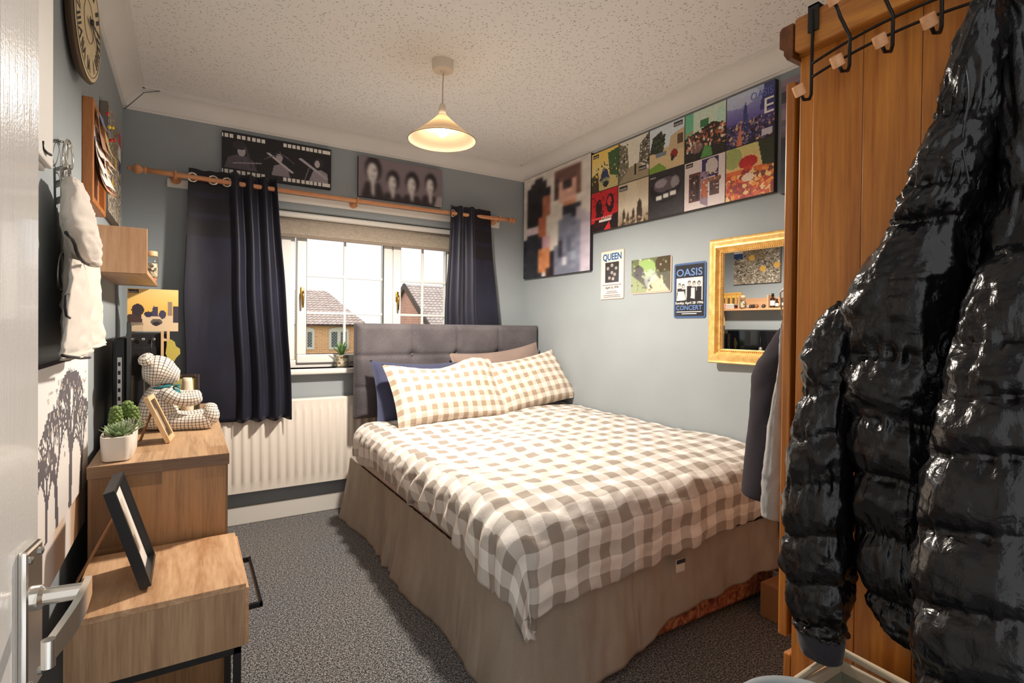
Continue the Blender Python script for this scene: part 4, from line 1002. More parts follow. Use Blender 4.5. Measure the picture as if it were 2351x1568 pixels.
q = pix(430, 905, Y=2.83); vz = G().lathe([(.024, .001), (.026, .01), (.0255, .08), (.021, .15), (.018, .168), (.016, .168), (.014, .15)], (q[0], 2.83, SZ), n=24)
one(vz, 'vase', plain('cream_ceramic', (230, 214, 190), .5), 'tall plain cream ceramic vase behind the bear\'s arm', 'vase', smooth=True)
A = Art(20, 16, (170, 160, 96)); A.rect(.15, .18, .85, .8, (148, 140, 84)); A.ell(.5, .55, .2, .2, (110, 104, 70)); A.blur(1)
photo_frame('picture_frame', 'dark brown picture frame with an olive print leaning behind the cream vase', (-.15, 2.90, SZ + .009), (1, -.18, 0), unit((0, .10, .2)), .2, .185, .014, .016, plain('dark_brown_frame', (52, 40, 36), .4), A)

# ------------------------------------------------------------------ shelf on the left wall and what stands on it
M['shelf_oak'] = wood('shelf_beech_laminate', (196, 148, 108), (216, 172, 132), 2, 60, .06, .45, .3)
M['shelf_oak_y'] = wood('shelf_beech_board', (196, 148, 108), (216, 172, 132), 1, 60, .06, .45, .3)
HX, S0, S1, SB = -.130, 2.37, 3.16, 1.372
sh = thing('wall_shelf', ((XL + HX) / 2, (S0 + S1) / 2, SB - .018), 'beech wall shelf with dividers fixed above the television', 'shelf')
G().box((XL, S0, SB - .018), (HX, S1, SB), .001).build('board', 'shelf_oak_y', sh)
G().box((XL, S0 - .001, SB - .018), (HX, S0 + .015, 1.522), .001).build('end_panel', 'shelf_oak', sh)
G().box((XL, S0 + .015, SB), (XL + .012, S1, SB + .1)).build('back_rail', 'shelf_oak_y', sh)
for y, h in ((2.62, .12), (2.9, .12), (S1 - .015, .12)): G().box((XL, y, SB), (HX - .05, y + .014, SB + h), .001).build('divider', 'shelf_oak', sh)
gz = SB + .001
def jar(nm, label, c, r, h, cap, body='clear', fill=None):
    t = thing(nm, c, label, 'jar'); G().lathe([(r * .9, 0), (r, .005), (r, h * .75), (r * .8, h * .82), (r * .8, h * .84)], c, n=22).build('jar_body', body, t, True)
    if fill: G().lathe([(r * .86, .004), (r * .9, .008), (r * .9, h * .55)], c, n=18).build('contents', fill, t, True)
    G().lathe([(r * .88, h * .83), (r * .9, h * .84), (r * .9, h), (r * .8, h * 1.02)], c, n=22).build('lid', cap, t, True); return t
p = pix(351, 600, X=-.15)
jar('glass_jar', 'glass storage jar with a wooden lid at the front edge of the shelf', (-.139, 2.84, gz), .025, .118, 'pine_light', 'clear', 'pebbles')
one(G().lathe([(.012, 0), (.014, .01), (.012, .03), (.016, .036), (.016, .046), (.008, .052)], (-.141, 3.03, gz), n=14), 'wooden_figure', plain('pink_wood', (212, 140, 112), .5), 'tiny pink turned wooden figure beside the glass jar on the shelf', 'ornament', smooth=True)
M['amber'] = plain('amber_glass', (60, 30, 16), .12, coat=.5); M['lab'] = plain('white_paper_label', (226, 222, 214), .6)
def bottle(nm, label, c, r, h):
    t = thing(nm, c, label, 'bottle'); G().lathe([(r * .92, 0), (r, .004), (r, h * .62), (r * .5, h * .72), (r * .42, h * .74), (r * .42, h * .82)], c, n=20).build('bottle_body', 'amber', t, True)
    G().lathe([(r * .5, h * .8), (r * .5, h), (r * .4, h * 1.01)], c, n=16).build('cap', 'black', t, True)
    G().lathe([(r * 1.012, h * .15), (r * 1.012, h * .5)], c, n=20, caps=False).build('paper_label', 'lab', t, True)
bottle('amber_bottle', 'large amber bottle with a white label on the shelf', (-.19, 2.585, gz), .022, .13); bottle('amber_bottle', 'small amber bottle with a white label beside the large amber bottle', (-.17, 2.535, gz), .014, .08)
gb_ = thing('storage_tin', (-.2, 2.45, gz), 'dark grey tin with a pale band on the shelf near the end panel', 'tin'); G().box((-.28, 2.475, gz), (-.2, 2.515, gz + .09), .003).build('tin_body', plain('dark_grey_tin', (66, 70, 66), .5), gb_); G().box((-.2005, 2.477, gz + .02), (-.1985, 2.513, gz + .045)).build('band', 'lab', gb_)
for k, (c_, n_) in enumerate((((150, 60, 46), 'red'), ((44, 40, 44), 'black'), ((200, 190, 170), 'cream'))):
    y0 = (2.93, 2.93, 2.94)[k]; bk = thing('book', (-.2, y0 + .09, gz + .016 * k), '%s book lying flat in the far shelf compartment' % n_, 'book', 'books lying on the shelf')
    G().box((-.25, y0, gz + .016 * k), (-.15, y0 + .19 - .02 * k, gz + .016 * k + .015), .001).build('cover', plain(n_ + '_cover', c_, .6), bk); G().box((-.248, y0 + .002, gz + .016 * k + .002), (-.149, y0 + .188 - .02 * k, gz + .016 * k + .013)).build('pages', 'paper', bk)
for k in range(4):
    y0 = 2.93 + k * .05; bx = thing('matchbox_display', (-.26, y0 + .02, gz), 'narrow yellow card box with a red title standing at the back of the shelf', 'box', 'yellow boxes at the back of the shelf')
    G().box((-.281, y0, gz), (-.256, y0 + .043, gz + .16), .001).build('box_body', plain('yellow_card', (232, 186, 92), .6), bx); G().box((-.2562, y0 + .008, gz + .03), (-.2548, y0 + .035, gz + .11)).build('picture_patch', plain('brown_patch', (110, 82, 56), .6), bx)
    text_mesh('title', 'ZAN', (-.2555, y0 + .004, gz + .135), (0, 1, 0), (0, 0, 1), .014, plain('red_print', (170, 50, 36), .6), bx, .034)
for k in range(7):
    q_ = random.Random(k + 20); c = (-.2 + q_.uniform(-.03, .03), 2.66 + k * .032, gz + .018); col = [(70, 60, 54), (200, 180, 160), (150, 96, 60), (40, 40, 46)][k % 4]
    one(G().ball(c, (.022, .017, .018), 12, 8), 'polished_stone', plain('stone_%d' % k, col, .4, 60, .3), ['dark brown', 'cream', 'rust brown', 'black'][k % 4] + ' polished stone lying in the middle shelf compartment', 'stone', 'polished stones on the shelf', smooth=True)

# ------------------------------------------------------------------ clock
CYc, CZc, CRd = 2.01, 2.07, .176
ca_ = math.radians(3.2); cU = np.array((math.sin(ca_), math.cos(ca_), 0)); cN = np.array((math.cos(ca_), -math.sin(ca_), 0)); cZ = np.array((0, 0, 1.0)); cO = np.array((XL + .011, CYc, CZc))
cl = thing('wall_clock', (XL, CYc, CZc - CRd), 'round cream wall clock with Roman numerals high on the left wall', 'clock')
G().lathe([(CRd - .05, 0), (CRd - .014, .004), (CRd - .004, .014), (CRd, .020), (CRd - .002, .024), (CRd - .007, .025)], cO, cN, 56).build('clock_case', plain('brown_clock_rim', (96, 76, 56), .5), cl, False)
fm = NT('aged_cream_face'); n_ = fm.noise(fm.coords(), 14, 4); fm.set(base=fm.ramp(n_.outputs[0], [(.3, lin((218, 194, 148))), (.7, lin((238, 220, 180)))]), rough=.5)
G().lathe([(CRd - .008, 0), (CRd - .008, .0008)], cO + cN * .0265, cN, 56).build('clock_face', fm.m, cl)
M['ink'] = plain('dark_ink', (44, 38, 32), .6)
fO = cO + cN * .0276
def pol(a): return cU * math.sin(a) + cZ * math.cos(a), cU * math.cos(a) - cZ * math.sin(a)
for k, s_ in enumerate(('XII', 'I', 'II', 'III', 'IIII', 'V', 'VI', 'VII', 'VIII', 'IX', 'X', 'XI')):
    er, et = pol(k * PI / 6); w_ = .016 * len(s_) + .004
    text_mesh('numeral', s_, fO + er * .106 - et * w_ / 2, et, er, .04, 'ink', cl, w_, bold=.015)
for r_ in (.06, .156): G().tube([fO + cN * .0002 + r_ * pol(a)[0] for a in np.linspace(0, 2 * PI, 61)[:-1]], .0008, 4, closed=True).build('dial_ring', 'ink', cl)
for ang, l_, w_ in ((1.95, .115, .004), (1.5, .075, .006)):
    er, et = pol(ang); o_ = fO + cN * .006
    G().prism([o_ - er * .02 - et * w_, o_ - er * .02 + et * w_, o_ + er * l_ * .7 + et * w_, o_ + er * l_, o_ + er * l_ * .7 - et * w_], cN * .001).build('clock_hand', 'black', cl)
G().lathe([(.009, 0), (.007, .008)], fO + cN * .004, cN, 14).build('hand_boss', 'black', cl)

# ------------------------------------------------------------------ corkboard with papers, collage canvas
lx_, lz_ = (0, 1, 0), (0, 0, 1)
kb = thing('pinboard', (XL, 2.3, 1.56), 'wood-framed pinboard crowded with curling papers on the left wall', 'pinboard')
K0, K1, KZ0, KZ1 = 2.175, 2.48, 1.565, 1.905
M['frame_pine'] = wood('honey_pine_frame', (164, 98, 48), (200, 132, 76), 2, 40, .08, .4)
for nm, lo, hi in (('frame_side', (XL, K0, KZ0), (XL + .03, K0 + .02, KZ1)), ('frame_side', (XL, K1 - .02, KZ0), (XL + .03, K1, KZ1)), ('frame_rail', (XL, K0 + .02, KZ0), (XL + .03, K1 - .02, KZ0 + .02)), ('frame_rail', (XL, K0 + .02, KZ1 - .02), (XL + .03, K1 - .02, KZ1))): G().box(lo, hi, .003).build(nm, 'frame_pine', kb)
G().box((XL, K0 + .02, KZ0 + .02), (XL + .012, K1 - .02, KZ1 - .02)).build('cork', 'cork', kb)
pr_ = random.Random(4); pc = [(236, 226, 214), (196, 150, 120), (230, 200, 170), (120, 130, 170), (206, 84, 62), (240, 236, 228), (170, 120, 96), (216, 190, 120)]
for k in range(34):
    y0 = pr_.uniform(K0 + .012, K1 - .1); z1 = pr_.uniform(KZ0 + .12, KZ1 - .01) if k > 3 else KZ1 - .01 - .02 * k; w_ = pr_.uniform(.06, .1); h_ = pr_.uniform(.07, .12); cl_ = pr_.uniform(.008, .04); lay = .014 + .0009 * k
    ro = pr_.uniform(-.3, .3)
    sheet('pinned_paper', lambda u, v, y0=y0, z1=z1, w_=w_, h_=h_, cl_=cl_, lay=lay, ro=ro: (XL + lay + cl_ * v * v * (.6 + .4 * u), y0 + w_ * u + ro * h_ * v * .4, z1 - h_ * v + .3 * cl_ * v * v + ro * w_ * u * .3), 5, 7, plain('paper_%d' % k, pc[k % len(pc)], .6), kb)
for k in range(5): G().ball((XL + .06, K0 + .05 + .05 * k, KZ1 - .03 - .03 * (k % 3)), .006, 8, 6).build('pin', plain('pin_yellow', (236, 206, 60), .4) if k % 2 else plain('pin_red', (190, 40, 40), .4), kb, True)
A = Art(84, 84, (150, 140, 124)); q_ = random.Random(3); cols = [(30, 28, 28), (226, 222, 214), (120, 104, 80), (170, 156, 130), (70, 64, 58), (200, 190, 172)]
for k in range(900): x_, y_ = q_.random(), q_.random(); A.line(x_, y_, x_ + q_.uniform(-.06, .06), y_ + q_.uniform(-.05, .05), q_.uniform(.003, .009), cols[q_.randrange(6)])
A.rect(.3, .1, .7, .5, (140, 120, 84), .45); A.rect(.8, .0, 1, .14, (196, 60, 54)); A.rect(.8, .14, 1, .3, (230, 228, 224)); A.rect(.8, .3, 1, .42, (50, 74, 120)); A.noise(10)
for a, b in ((.07, .62), (.36, .68), (.6, .42)): A.ell(a, b, .065, .065, (226, 178, 84))
canvas('collage_canvas', 'busy grey scribbled canvas with gold dots beside the pinboard', 'canvas', (XL + .026, 2.56, 2.03), lx_, lz_, .45, .42, .025, A, (120, 112, 100))

# ------------------------------------------------------------------ white cupboard, tree canvas, lower canvas
cb = thing('wall_cupboard', (-.245, .95, 1.42), 'plain white cupboard hung high on the left wall beyond the door', 'cupboard')
G().box((XL, .72, 1.425), (-.205, 1.175, 2.29), .004).build('carcass', 'white', cb); dco = G().box((-.205, .725, 1.43), (-.196, 1.172, 2.285), .003).build('cupboard_door', 'white', cb)
G().tube([(-.196, 1.094, 1.456), (-.196, 1.098, 1.445), (-.193, 1.11, 1.442), (-.191, 1.125, 1.443)], .0022, 6).build('hook', 'black', dco, True)
A = Art(84, 60, (240, 238, 234)); q_ = random.Random(5)
A.grad((242, 240, 238), (236, 228, 220), 0, 1)
def branch(x, y, a, l, w):
    if l < .03: return
    x2, y2 = x + l * math.cos(a) * .7, y - l * math.sin(a); A.line(x, y, x2, y2, w, (96, 92, 98)); 
    for d_ in (-.45, .1, .5): branch(x2, y2, a + d_ + q_.uniform(-.2, .2), l * .68, w * .66)
branch(.55, .98, 1.5, .32, .034); branch(.3, 1.0, 1.7, .27, .026); branch(.8, 1.0, 1.4, .25, .026); branch(.12, 1.0, 1.5, .2, .02)
A.speck(.1, .1, .95, .6, [(170, 164, 166), (200, 184, 164), (130, 126, 132)], 120, .006, .02, 6, .7)
cvp = [pix(86, 847, X=-.262), pix(200, 822, X=-.262), pix(196, 1083, X=-.262), pix(86, 1315, X=-.262)]
canvas('tree_canvas', 'white canvas painted with a bare grey tree on the left wall', 'canvas', (-.262, 1.42, 1.072), lx_, (0, 0, 1), .635, .385, .028, A, (96, 84, 92))
A = Art(40, 12, (236, 226, 220)); A.rect(.3, 0, .5, 1, (228, 200, 176)); A.rect(.5, 0, .62, 1, (240, 232, 228)); A.rect(.62, 0, .9, 1, (206, 172, 140)); A.blur(2)
canvas('plain_canvas', 'pale peach striped canvas below the tree canvas on the left wall', 'canvas', (-.268, 1.43, .682), lx_, lz_, .62, .12, .022, A, (200, 176, 150))
# ------------------------------------------------------------------ right wall: canvases, tin signs, gilt mirror
rx_, rz_ = (0, -1, 0), (0, 0, 1); RX = XR - .026
W_print = plain('white_print', (238, 234, 228), .6); K_print = plain('black_print', (26, 24, 26), .6)
# big portrait canvas, shown only as coarse blocks of colour
A = Art(16, 26, (226, 218, 208))
sk, dk, gy, lv = (206, 146, 112), (38, 32, 36), (120, 124, 142), (186, 176, 190)
A.poly([(.0, 1), (.02, .62), (.1, .5), (.3, .52), (.34, 1)], (40, 40, 50)); A.poly([(.05, .5), (.06, .12), (.2, .03), (.4, .08), (.42, .3), (.3, .5)], dk); A.rect(.3, .24, .44, .44, (176, 110, 84)); A.rect(.24, .44, .36, .6, (190, 110, 80)); A.rect(.08, .5, .26, .56, (226, 206, 212)); A.rect(.3, .6, .42, .74, (206, 160, 168)); A.rect(.28, .74, .46, .98, (212, 140, 92)); A.rect(.42, .78, .56, 1, (46, 38, 44)); A.rect(.36, .94, .46, 1, (60, 40, 40))
A.rect(.5, .02, .86, .2, (110, 76, 66)); A.rect(.48, .1, .56, .3, (70, 52, 50)); A.rect(.8, .1, .88, .3, (120, 84, 68)); A.rect(.56, .14, .8, .36, (224, 176, 158)); A.rect(.6, .15, .76, .23, (60, 46, 48)); A.rect(.6, .34, .8, .4, (206, 140, 104)); A.rect(.64, .4, .86, .5, (44, 44, 52)); A.poly([(.5, 1), (.56, .5), (.7, .46), (1, .6), (1, 1)], gy); A.poly([(.86, 1), (.84, .42), (1, .5), (1, 1)], lv); A.rect(.56, .7, .64, .84, (60, 58, 70)); A.rect(.68, .66, .76, .8, (96, 100, 118)); A.rect(.76, .8, .84, .9, (150, 160, 176)); A.rect(.62, .86, .7, .94, (206, 206, 214))
A.noise(7, 5); A.a = np.kron(A.a, np.ones((4, 4, 1))); A.w *= 4; A.h *= 4; A.blur(3)
canvas('portrait_canvas', 'large canvas of two dark-haired people blurred into coarse colour blocks, in the wall corner', 'canvas', (RX, 3.395, 2.30), rx_, rz_, .785, .755, .025, A, (40, 38, 44))

# ten-picture canvas
CW_, CH_ = 1.236, .5; c0 = np.array((RX, 2.603, 2.282)); tw, th_ = CW_ / 5, CH_ / 2
ac = thing('album_canvas', c0 + np.array((.026, -CW_ / 2, -CH_)), 'wide canvas printed with two rows of five colourful record covers', 'canvas')
G().box((0, -CH_, -.025), (CW_, 0, 0), .002, (rx_, rz_, (-1, 0, 0)), c0).build('stretcher', plain('dark_canvas_edge', (60, 52, 50), .6), ac)
def T(bgc): return Art(52, 52, bgc)
arts = []
A = T((238, 200, 110)); A.grad((244, 206, 96), (236, 214, 150), 0, .55).rect(0, .6, 1, 1, (206, 190, 130)); A.poly([(0, .6), (.25, .5), (.3, 1), (0, 1)], (70, 60, 44)); A.poly([(.62, .1), (1, .05), (1, .75), (.7, .65)], (60, 96, 56)); A.poly([(.3, .75), (.45, .45), (.6, .5), (.7, .75)], (52, 62, 100)); A.ell(.55, .8, .16, .1, (150, 156, 130)); A.ell(.55, .86, .1, .08, (40, 40, 38)); A.speck(0, .3, 1, .8, [(60, 50, 40), (230, 190, 90), (90, 110, 70)], 40, .01, .04, 1); arts.append(A)
A = T((226, 222, 206)); A.poly([(0, 0), (.3, .2), (.36, .7), (0, 1)], (120, 112, 92)); A.poly([(1, 0), (.72, .2), (.68, .62), (1, .75)], (104, 98, 84)); A.poly([(0, 1), (.38, .66), (.68, .62), (1, .85), (1, 1)], (160, 146, 120)); A.speck(0, .1, .3, .8, [(40, 40, 36), (210, 204, 190), (90, 110, 70)], 60, .01, .03, 2); A.speck(.72, .1, 1, .7, [(40, 40, 36), (220, 214, 200)], 50, .01, .03, 3); A.rect(.52, .45, .6, .62, (230, 226, 216)); A.rect(.53, .62, .6, .88, (44, 38, 36)); arts.append(A)
A = T((214, 226, 236)); A.rect(0, .5, 1, 1, (214, 190, 146)); A.poly([(0, .55), (.1, .2), (.35, .1), (.45, .35), (.4, .6)], (44, 50, 40)); A.poly([(.55, .6), (.62, .3), (.75, .25), (1, .2), (1, .65)], (200, 176, 140)); A.rect(.8, .3, .96, .52, (90, 70, 54)); A.poly([(0, 1), (0, .88), (.3, .8), (.5, .95), (.5, 1)], (120, 156, 60)); A.ell(.72, .7, .1, .1, (140, 44, 40)); A.ell(.68, .78, .05, .06, (40, 36, 36)); A.rect(.2, .58, .5, .68, (120, 132, 140)); A.speck(.1, .2, .45, .55, [(30, 36, 28), (70, 84, 54)], 60, .01, .04, 4); arts.append(A)
A = T((206, 224, 206)); A.rect(0, 0, .22, .6, (110, 190, 150)); A.rect(.78, .1, 1, .45, (190, 224, 206)); A.rect(.38, .22, .6, .36, (60, 120, 76)); A.poly([(0, 1), (0, .5), (.3, .42), (.7, .32), (1, .45), (1, 1)], (44, 38, 34)); A.speck(.05, .4, .98, .8, [(200, 140, 110), (230, 214, 196), (120, 70, 50), (60, 44, 40), (180, 90, 60)], 120, .015, .045, 5); A.poly([(.4, 1), (.5, .75), (.65, .8), (.7, 1)], (90, 150, 80)); A.ell(.3, .75, .16, .12, (150, 120, 112), .7); arts.append(A)
A = T((90, 110, 180)); A.grad((176, 190, 220), (96, 84, 160), 0, .55).grad((70, 60, 110), (40, 34, 60), .55, 1.0); A.ell(.3, .12, .4, .16, (206, 216, 232), .6); A.poly([(.8, 0), (1, 0), (1, .5), (.7, .45)], (40, 44, 104), .8); A.poly([(.36, .75), (.37, .35), (.41, .2), (.45, .35), (.46, .75)], (54, 66, 120)); A.speck(0, .55, 1, .98, [(30, 28, 54), (120, 110, 150), (90, 80, 130), (160, 120, 130), (206, 170, 120)], 160, .01, .035, 6); A.poly([(.22, 1), (.3, .6), (.33, .6), (.34, 1)], (206, 120, 90)); A.rect(.75, .82, .97, .94, (200, 196, 206)); arts.append(A)
A = T((204, 40, 48)); A.poly([(0, 1), (.0, .8), (1, .62), (1, 1)], (34, 20, 24)); A.ell(.3, .4, .13, .2, (50, 24, 28)); A.ell(.72, .35, .14, .24, (44, 22, 26)); A.ell(.7, .3, .08, .12, (214, 60, 64)); A.poly([(.1, .9), (.2, .55), (.45, .55), (.5, .9)], (60, 22, 28)); A.rect(0, .66, .8, .72, (220, 70, 70)); A.rect(.3, .74, .75, .78, (236, 226, 220)); A.poly([(.5, 1), (.7, .8), (.75, 1)], (206, 44, 50)); A.speck(0, 0, 1, .6, [(160, 24, 34), (60, 20, 26)], 40, .01, .04, 7); arts.append(A)
A = T((186, 166, 136)); A.grad((206, 188, 158), (226, 214, 192), 0, .6).grad((226, 214, 192), (130, 110, 86), .6, 1); A.poly([(.3, 0), (.6, 0), (.8, .8), (.2, .8)], (226, 214, 190), .5); 
for a, b, c_ in ((.72, .45, .09), (.52, .62, .05), (.2, .6, .05), (.34, .68, .04)): A.poly([(a - c_, .98), (a - c_ * .8, b + .1), (a, b), (a + c_ * .8, b + .1), (a + c_, .98)], (66, 52, 44)); 
A.speck(0, .85, 1, 1, [(70, 56, 46), (190, 170, 140)], 40, .01, .04, 8); A.blur(1); arts.append(A)
A = T((46, 42, 46)); A.ell(.48, .4, .42, .3, (28, 24, 28)); A.ell(.5, .3, .36, .17, (110, 98, 106), .8); A.ell(.35, .25, .18, .1, (190, 182, 190), .6); A.ell(.76, .3, .12, .14, (206, 200, 206), .5); A.poly([(.1, .55), (.3, .47), (.7, .43), (.92, .36), (.85, .55), (.5, .66), (.2, .66)], (30, 26, 30)); 
for k in range(3): A.rect(.22 + k * .2, .52 - .02 * k, .38 + k * .2, .62 - .02 * k, (232, 228, 224))
A.blur(1); arts.append(A)
A = T((226, 212, 210)); A.rect(.12, .25, .4, .85, (96, 54, 50)); A.rect(.15, .3, .26, .8, (60, 40, 40)); A.rect(.28, .3, .37, .8, (44, 32, 38)); A.rect(.45, .02, .85, .4, (60, 46, 100)); A.ell(.68, .2, .15, .17, (206, 196, 190)); A.poly([(.4, .25), (.6, .3), (.6, 1), (.4, .9)], (150, 130, 150)); A.rect(.44, .45, .57, .8, (190, 100, 60)); A.rect(.6, .42, .9, .5, (150, 96, 70)); A.rect(.64, .5, .86, .78, (90, 60, 56)); A.speck(.15, .3, .9, .8, [(206, 190, 180), (120, 80, 70), (60, 44, 50)], 50, .01, .03, 9); arts.append(A)
A = T((226, 190, 130)); A.grad((206, 200, 130), (232, 190, 130), 0, .45).grad((220, 110, 50), (196, 76, 40), .45, 1); A.ell(.15, .2, .2, .2, (130, 160, 90), .6); A.poly([(.68, .0), (1, 0), (1, .5), (.78, .45)], (50, 56, 36)); A.ell(.48, .33, .2, .12, (190, 40, 40)); A.poly([(.42, .4), (.54, .4), (.6, .6), (.38, .6)], (206, 60, 40)); A.speck(0, .5, 1, 1, [(236, 150, 60), (190, 60, 36), (240, 200, 130), (120, 60, 40), (220, 100, 50), (150, 40, 36)], 170, .015, .06, 10); A.ell(.48, .62, .13, .08, (232, 206, 180)); arts.append(A)
nm_ = ['yellow', 'street', 'garden', 'crowd', 'city', 'red', 'sepia', 'black', 'cabinet', 'autumn']
for k, A in enumerate(arts):
    A.noise(5, k); r, c_ = divmod(k, 5); tl = c0 + np.array((0, -c_ * tw - .003, -r * th_ - .003))
    hang('record_cover', A, tl, rx_, rz_, tw - .005, th_ - .005, M['print'], ac, .0012)
def cover_word(s, col, row, u, v, w, h, mat=W_print, back=K_print):
    o = c0 + np.array((0, -(col + u) * tw, -(row + v) * th_ - h))
    if back: G().box((-.004, -.004, .0015), (w + .004, h + .004, .002), 0, (rx_, rz_, (-1, 0, 0)), o).build('lettering_block', back, ac)
    text_mesh('lettering', s, o, rx_, rz_, h, mat, ac, w, .003)
cover_word('oasis', 0, 0, .08, .07, .046, .014); cover_word('oasis', 1, 0, .70, .74, .05, .016); cover_word('oasis', 2, 0, .72, .06, .05, .016); cover_word('oasis', 1, 1, .06, .08, .06, .02); cover_word('oasis', 2, 1, .05, .07, .04, .011, back=None); cover_word('oasis', 3, 1, .06, .05, .036, .012); cover_word('OASIS', 0, 1, .42, .66, .09, .03, back=None)
cover_word('OASIS', 4, 0, .52, .1, .11, .034, plain('violet_print', (110, 120, 200), .6), None); cover_word('E', 4, 0, .8, .28, .045, .07, back=None)

# canvas with a brick wall print, half behind the wardrobe
A = Art(40, 60, (92, 80, 92)); q_ = random.Random(8)
for r in range(14):
    for c_ in range(-1, 4):
        o_ = (r % 2) * .15; A.rect(c_ * .3 + o_ + .012, r * .05 + .006, c_ * .3 + o_ + .288, r * .05 + .044, q_.choice([(120, 102, 120), (84, 74, 86), (140, 120, 136), (64, 58, 70), (104, 94, 100)]))
A.poly([(.0, 1), (.0, .66), (.3, .58), (.6, .62), (.8, 1)], (58, 62, 74)); A.rect(0, .78, 1, 1, (46, 44, 48))
canvas('brick_wall_canvas', 'tall canvas print of a purple brick wall half hidden by the wardrobe', 'canvas', (RX, 1.338, 2.255), rx_, rz_, .36, .49, .025, A, (36, 34, 38))

# enamelled tin signs
def tin(label, tl, w, h, edge, r=.012, bend_=0):
    t = thing('tin_sign', np.array(tl) + np.array((0, -w / 2, -h)), label, 'sign'); n = 6; P = []
    for cx_, cz_, a0 in ((w - r, -r, 0), (r, -r, PI / 2), (r, -h + r, PI), (w - r, -h + r, 3 * PI / 2)):
        for k in range(n + 1): a = a0 + k / n * PI / 2; P.append(np.array(tl) + np.array((0, -(cx_ + r * math.cos(a)), cz_ + r * math.sin(a))))
    G().prism(P, (-.0035, 0, 0)).build('plate', edge, t); return t
SXF = XR - .0045
edge_rust = plain('rusty_white_enamel', (200, 176, 160), .35); cream_e = plain('cream_enamel', (232, 218, 204), .3, coat=.4)
def face(t, tl, w, h, m, mat, cols=None):
    return G().box((m, -h + m, 0), (w - m, -m, .0012), 0, (rx_, rz_, (-1, 0, 0)), tl).build('face', mat, t)
def spt(tl, u, v): return np.array(tl) + np.array((-.0012, -u, -v))
tl = (SXF, 2.527, 1.652); t = tin('cream tin concert sign headed QUEEN in blue letters', (XR - .001, 2.527, 1.652), .206, .3, edge_rust); face(t, tl, .206, .3, .004, cream_e)
text_mesh('lettering', 'QUEEN', spt(tl, .02, .058), rx_, rz_, .04, plain('blue_print', (40, 92, 150), .5), t, .166, .001, .03)
A = Art(30, 40, (56, 52, 54)); 
for a, b in ((.5, .16), (.2, .3), (.8, .32), (.5, .52), (.7, .62), (.32, .78), (.58, .82)): A.ell(a, b, .09, .08, (196, 188, 182)); A.ell(a, b + .01, .03, .03, (80, 72, 72))
A.blur(1); hang('photo', A, spt(tl, .042, .072), rx_, rz_, .122, .125, M['gloss_print'], t, .0008)
text_mesh('lettering', 'April 16, 1974', spt(tl, .046, .235), rx_, rz_, .014, K_print, t, .115, .001, .02)
for v, a, b in ((.212, .018, .188), (.252, .06, .146), (.262, .05, .156), (.276, .03, .176), (.286, .03, .18)): G().box((a, -v - .002, .0005), (b, -v + .002, .0009), 0, (rx_, rz_, (-1, 0, 0)), spt(tl, 0, 0)).build('small_print', plain('grey_print', (120, 110, 106), .6), t)
tl = (SXF, 2.257, 1.572); t = tin('landscape tin sign with a glossy green and brown picture between two concert signs', (XR - .001, 2.257, 1.572), .3, .2, edge_rust)
A = Art(60, 40, (96, 96, 84)); A.rect(0, .0, 1, .45, (104, 112, 80)); A.ell(.4, .3, .25, .28, (150, 180, 110)); A.ell(.85, .2, .22, .25, (76, 66, 50)); A.poly([(0, .45), (.3, .75), (.5, 1), (0, 1)], (150, 160, 120)); A.ell(.2, .4, .14, .2, (90, 86, 88)); A.poly([(.4, 1), (.55, .5), (.65, .5), (1, 1)], (196, 186, 160)); A.poly([(.3, .4), (.6, .3), (.7, .6), (.4, .9)], (190, 200, 200), .6); A.poly([(.72, .9), (.8, .5), (.86, .9)], (226, 206, 176)); A.speck(0, 0, 1, 1, [(60, 56, 46), (206, 206, 190), (120, 140, 90)], 60, .01, .03, 12); A.blur(1)  # pale translucent patch painted into the picture as a reflection
hang('picture', A, tl, rx_, rz_, .292 + .0, .192, M['gloss_print'], t, .0015)
tl = (SXF, 1.938, 1.518); t = tin('black tin concert sign headed OASIS with a blue border', (XR - .001, 1.938, 1.518), .203, .288, plain('blue_enamel_edge', (70, 96, 140), .3)); face(t, tl, .203, .288, .010, plain('charcoal_enamel', (46, 46, 50), .25, coat=.4))
bl_ = plain('steel_blue_print', (96, 132, 190), .5)
text_mesh('lettering', 'OASIS', spt(tl, .018, .068), rx_, rz_, .038, bl_, t, .165, .001, .012)
A = Art(56, 44, (226, 222, 214)); A.rect(0, .0, 1, .12, (226, 222, 214)); 
for a, b, c_ in ((.12, .3, .09), (.27, .36, .1), (.5, .22, .09), (.68, .26, .1), (.87, .26, .1)): A.ell(a, b, c_ * .6, c_, (60, 56, 58)); A.ell(a, b + .02, c_ * .4, c_ * .65, (206, 198, 192)); A.poly([(a - .1, 1), (a - .09, b + .15), (a + .09, b + .15), (a + .1, 1)], (44, 42, 46))
A.poly([(.02, 1), (.06, .6), (.3, .6), (.38, .95), (.3, 1)], (220, 214, 206)); A.poly([(.56, .9), (.58, .45), (.72, .45), (.72, .95)], (226, 220, 212)); A.blur(1)
hang('photo', A, spt(tl, .018, .078), rx_, rz_, .167, .118, M['gloss_print'], t, .0008)
text_mesh('lettering', 'Sunday April 28 1996', spt(tl, .012, .215), rx_, rz_, .0125, W_print, t, .178, .001, .012); text_mesh('lettering', 'CONCERT', spt(tl, .018, .246), rx_, rz_, .024, bl_, t, .165, .001, .012)
for v, a, b in ((.256, .02, .18), (.266, .055, .15)): G().box((a, -v - .0018, .0005), (b, -v + .0018, .0009), 0, (rx_, rz_, (-1, 0, 0)), spt(tl, 0, 0)).build('small_print', W_print, t)

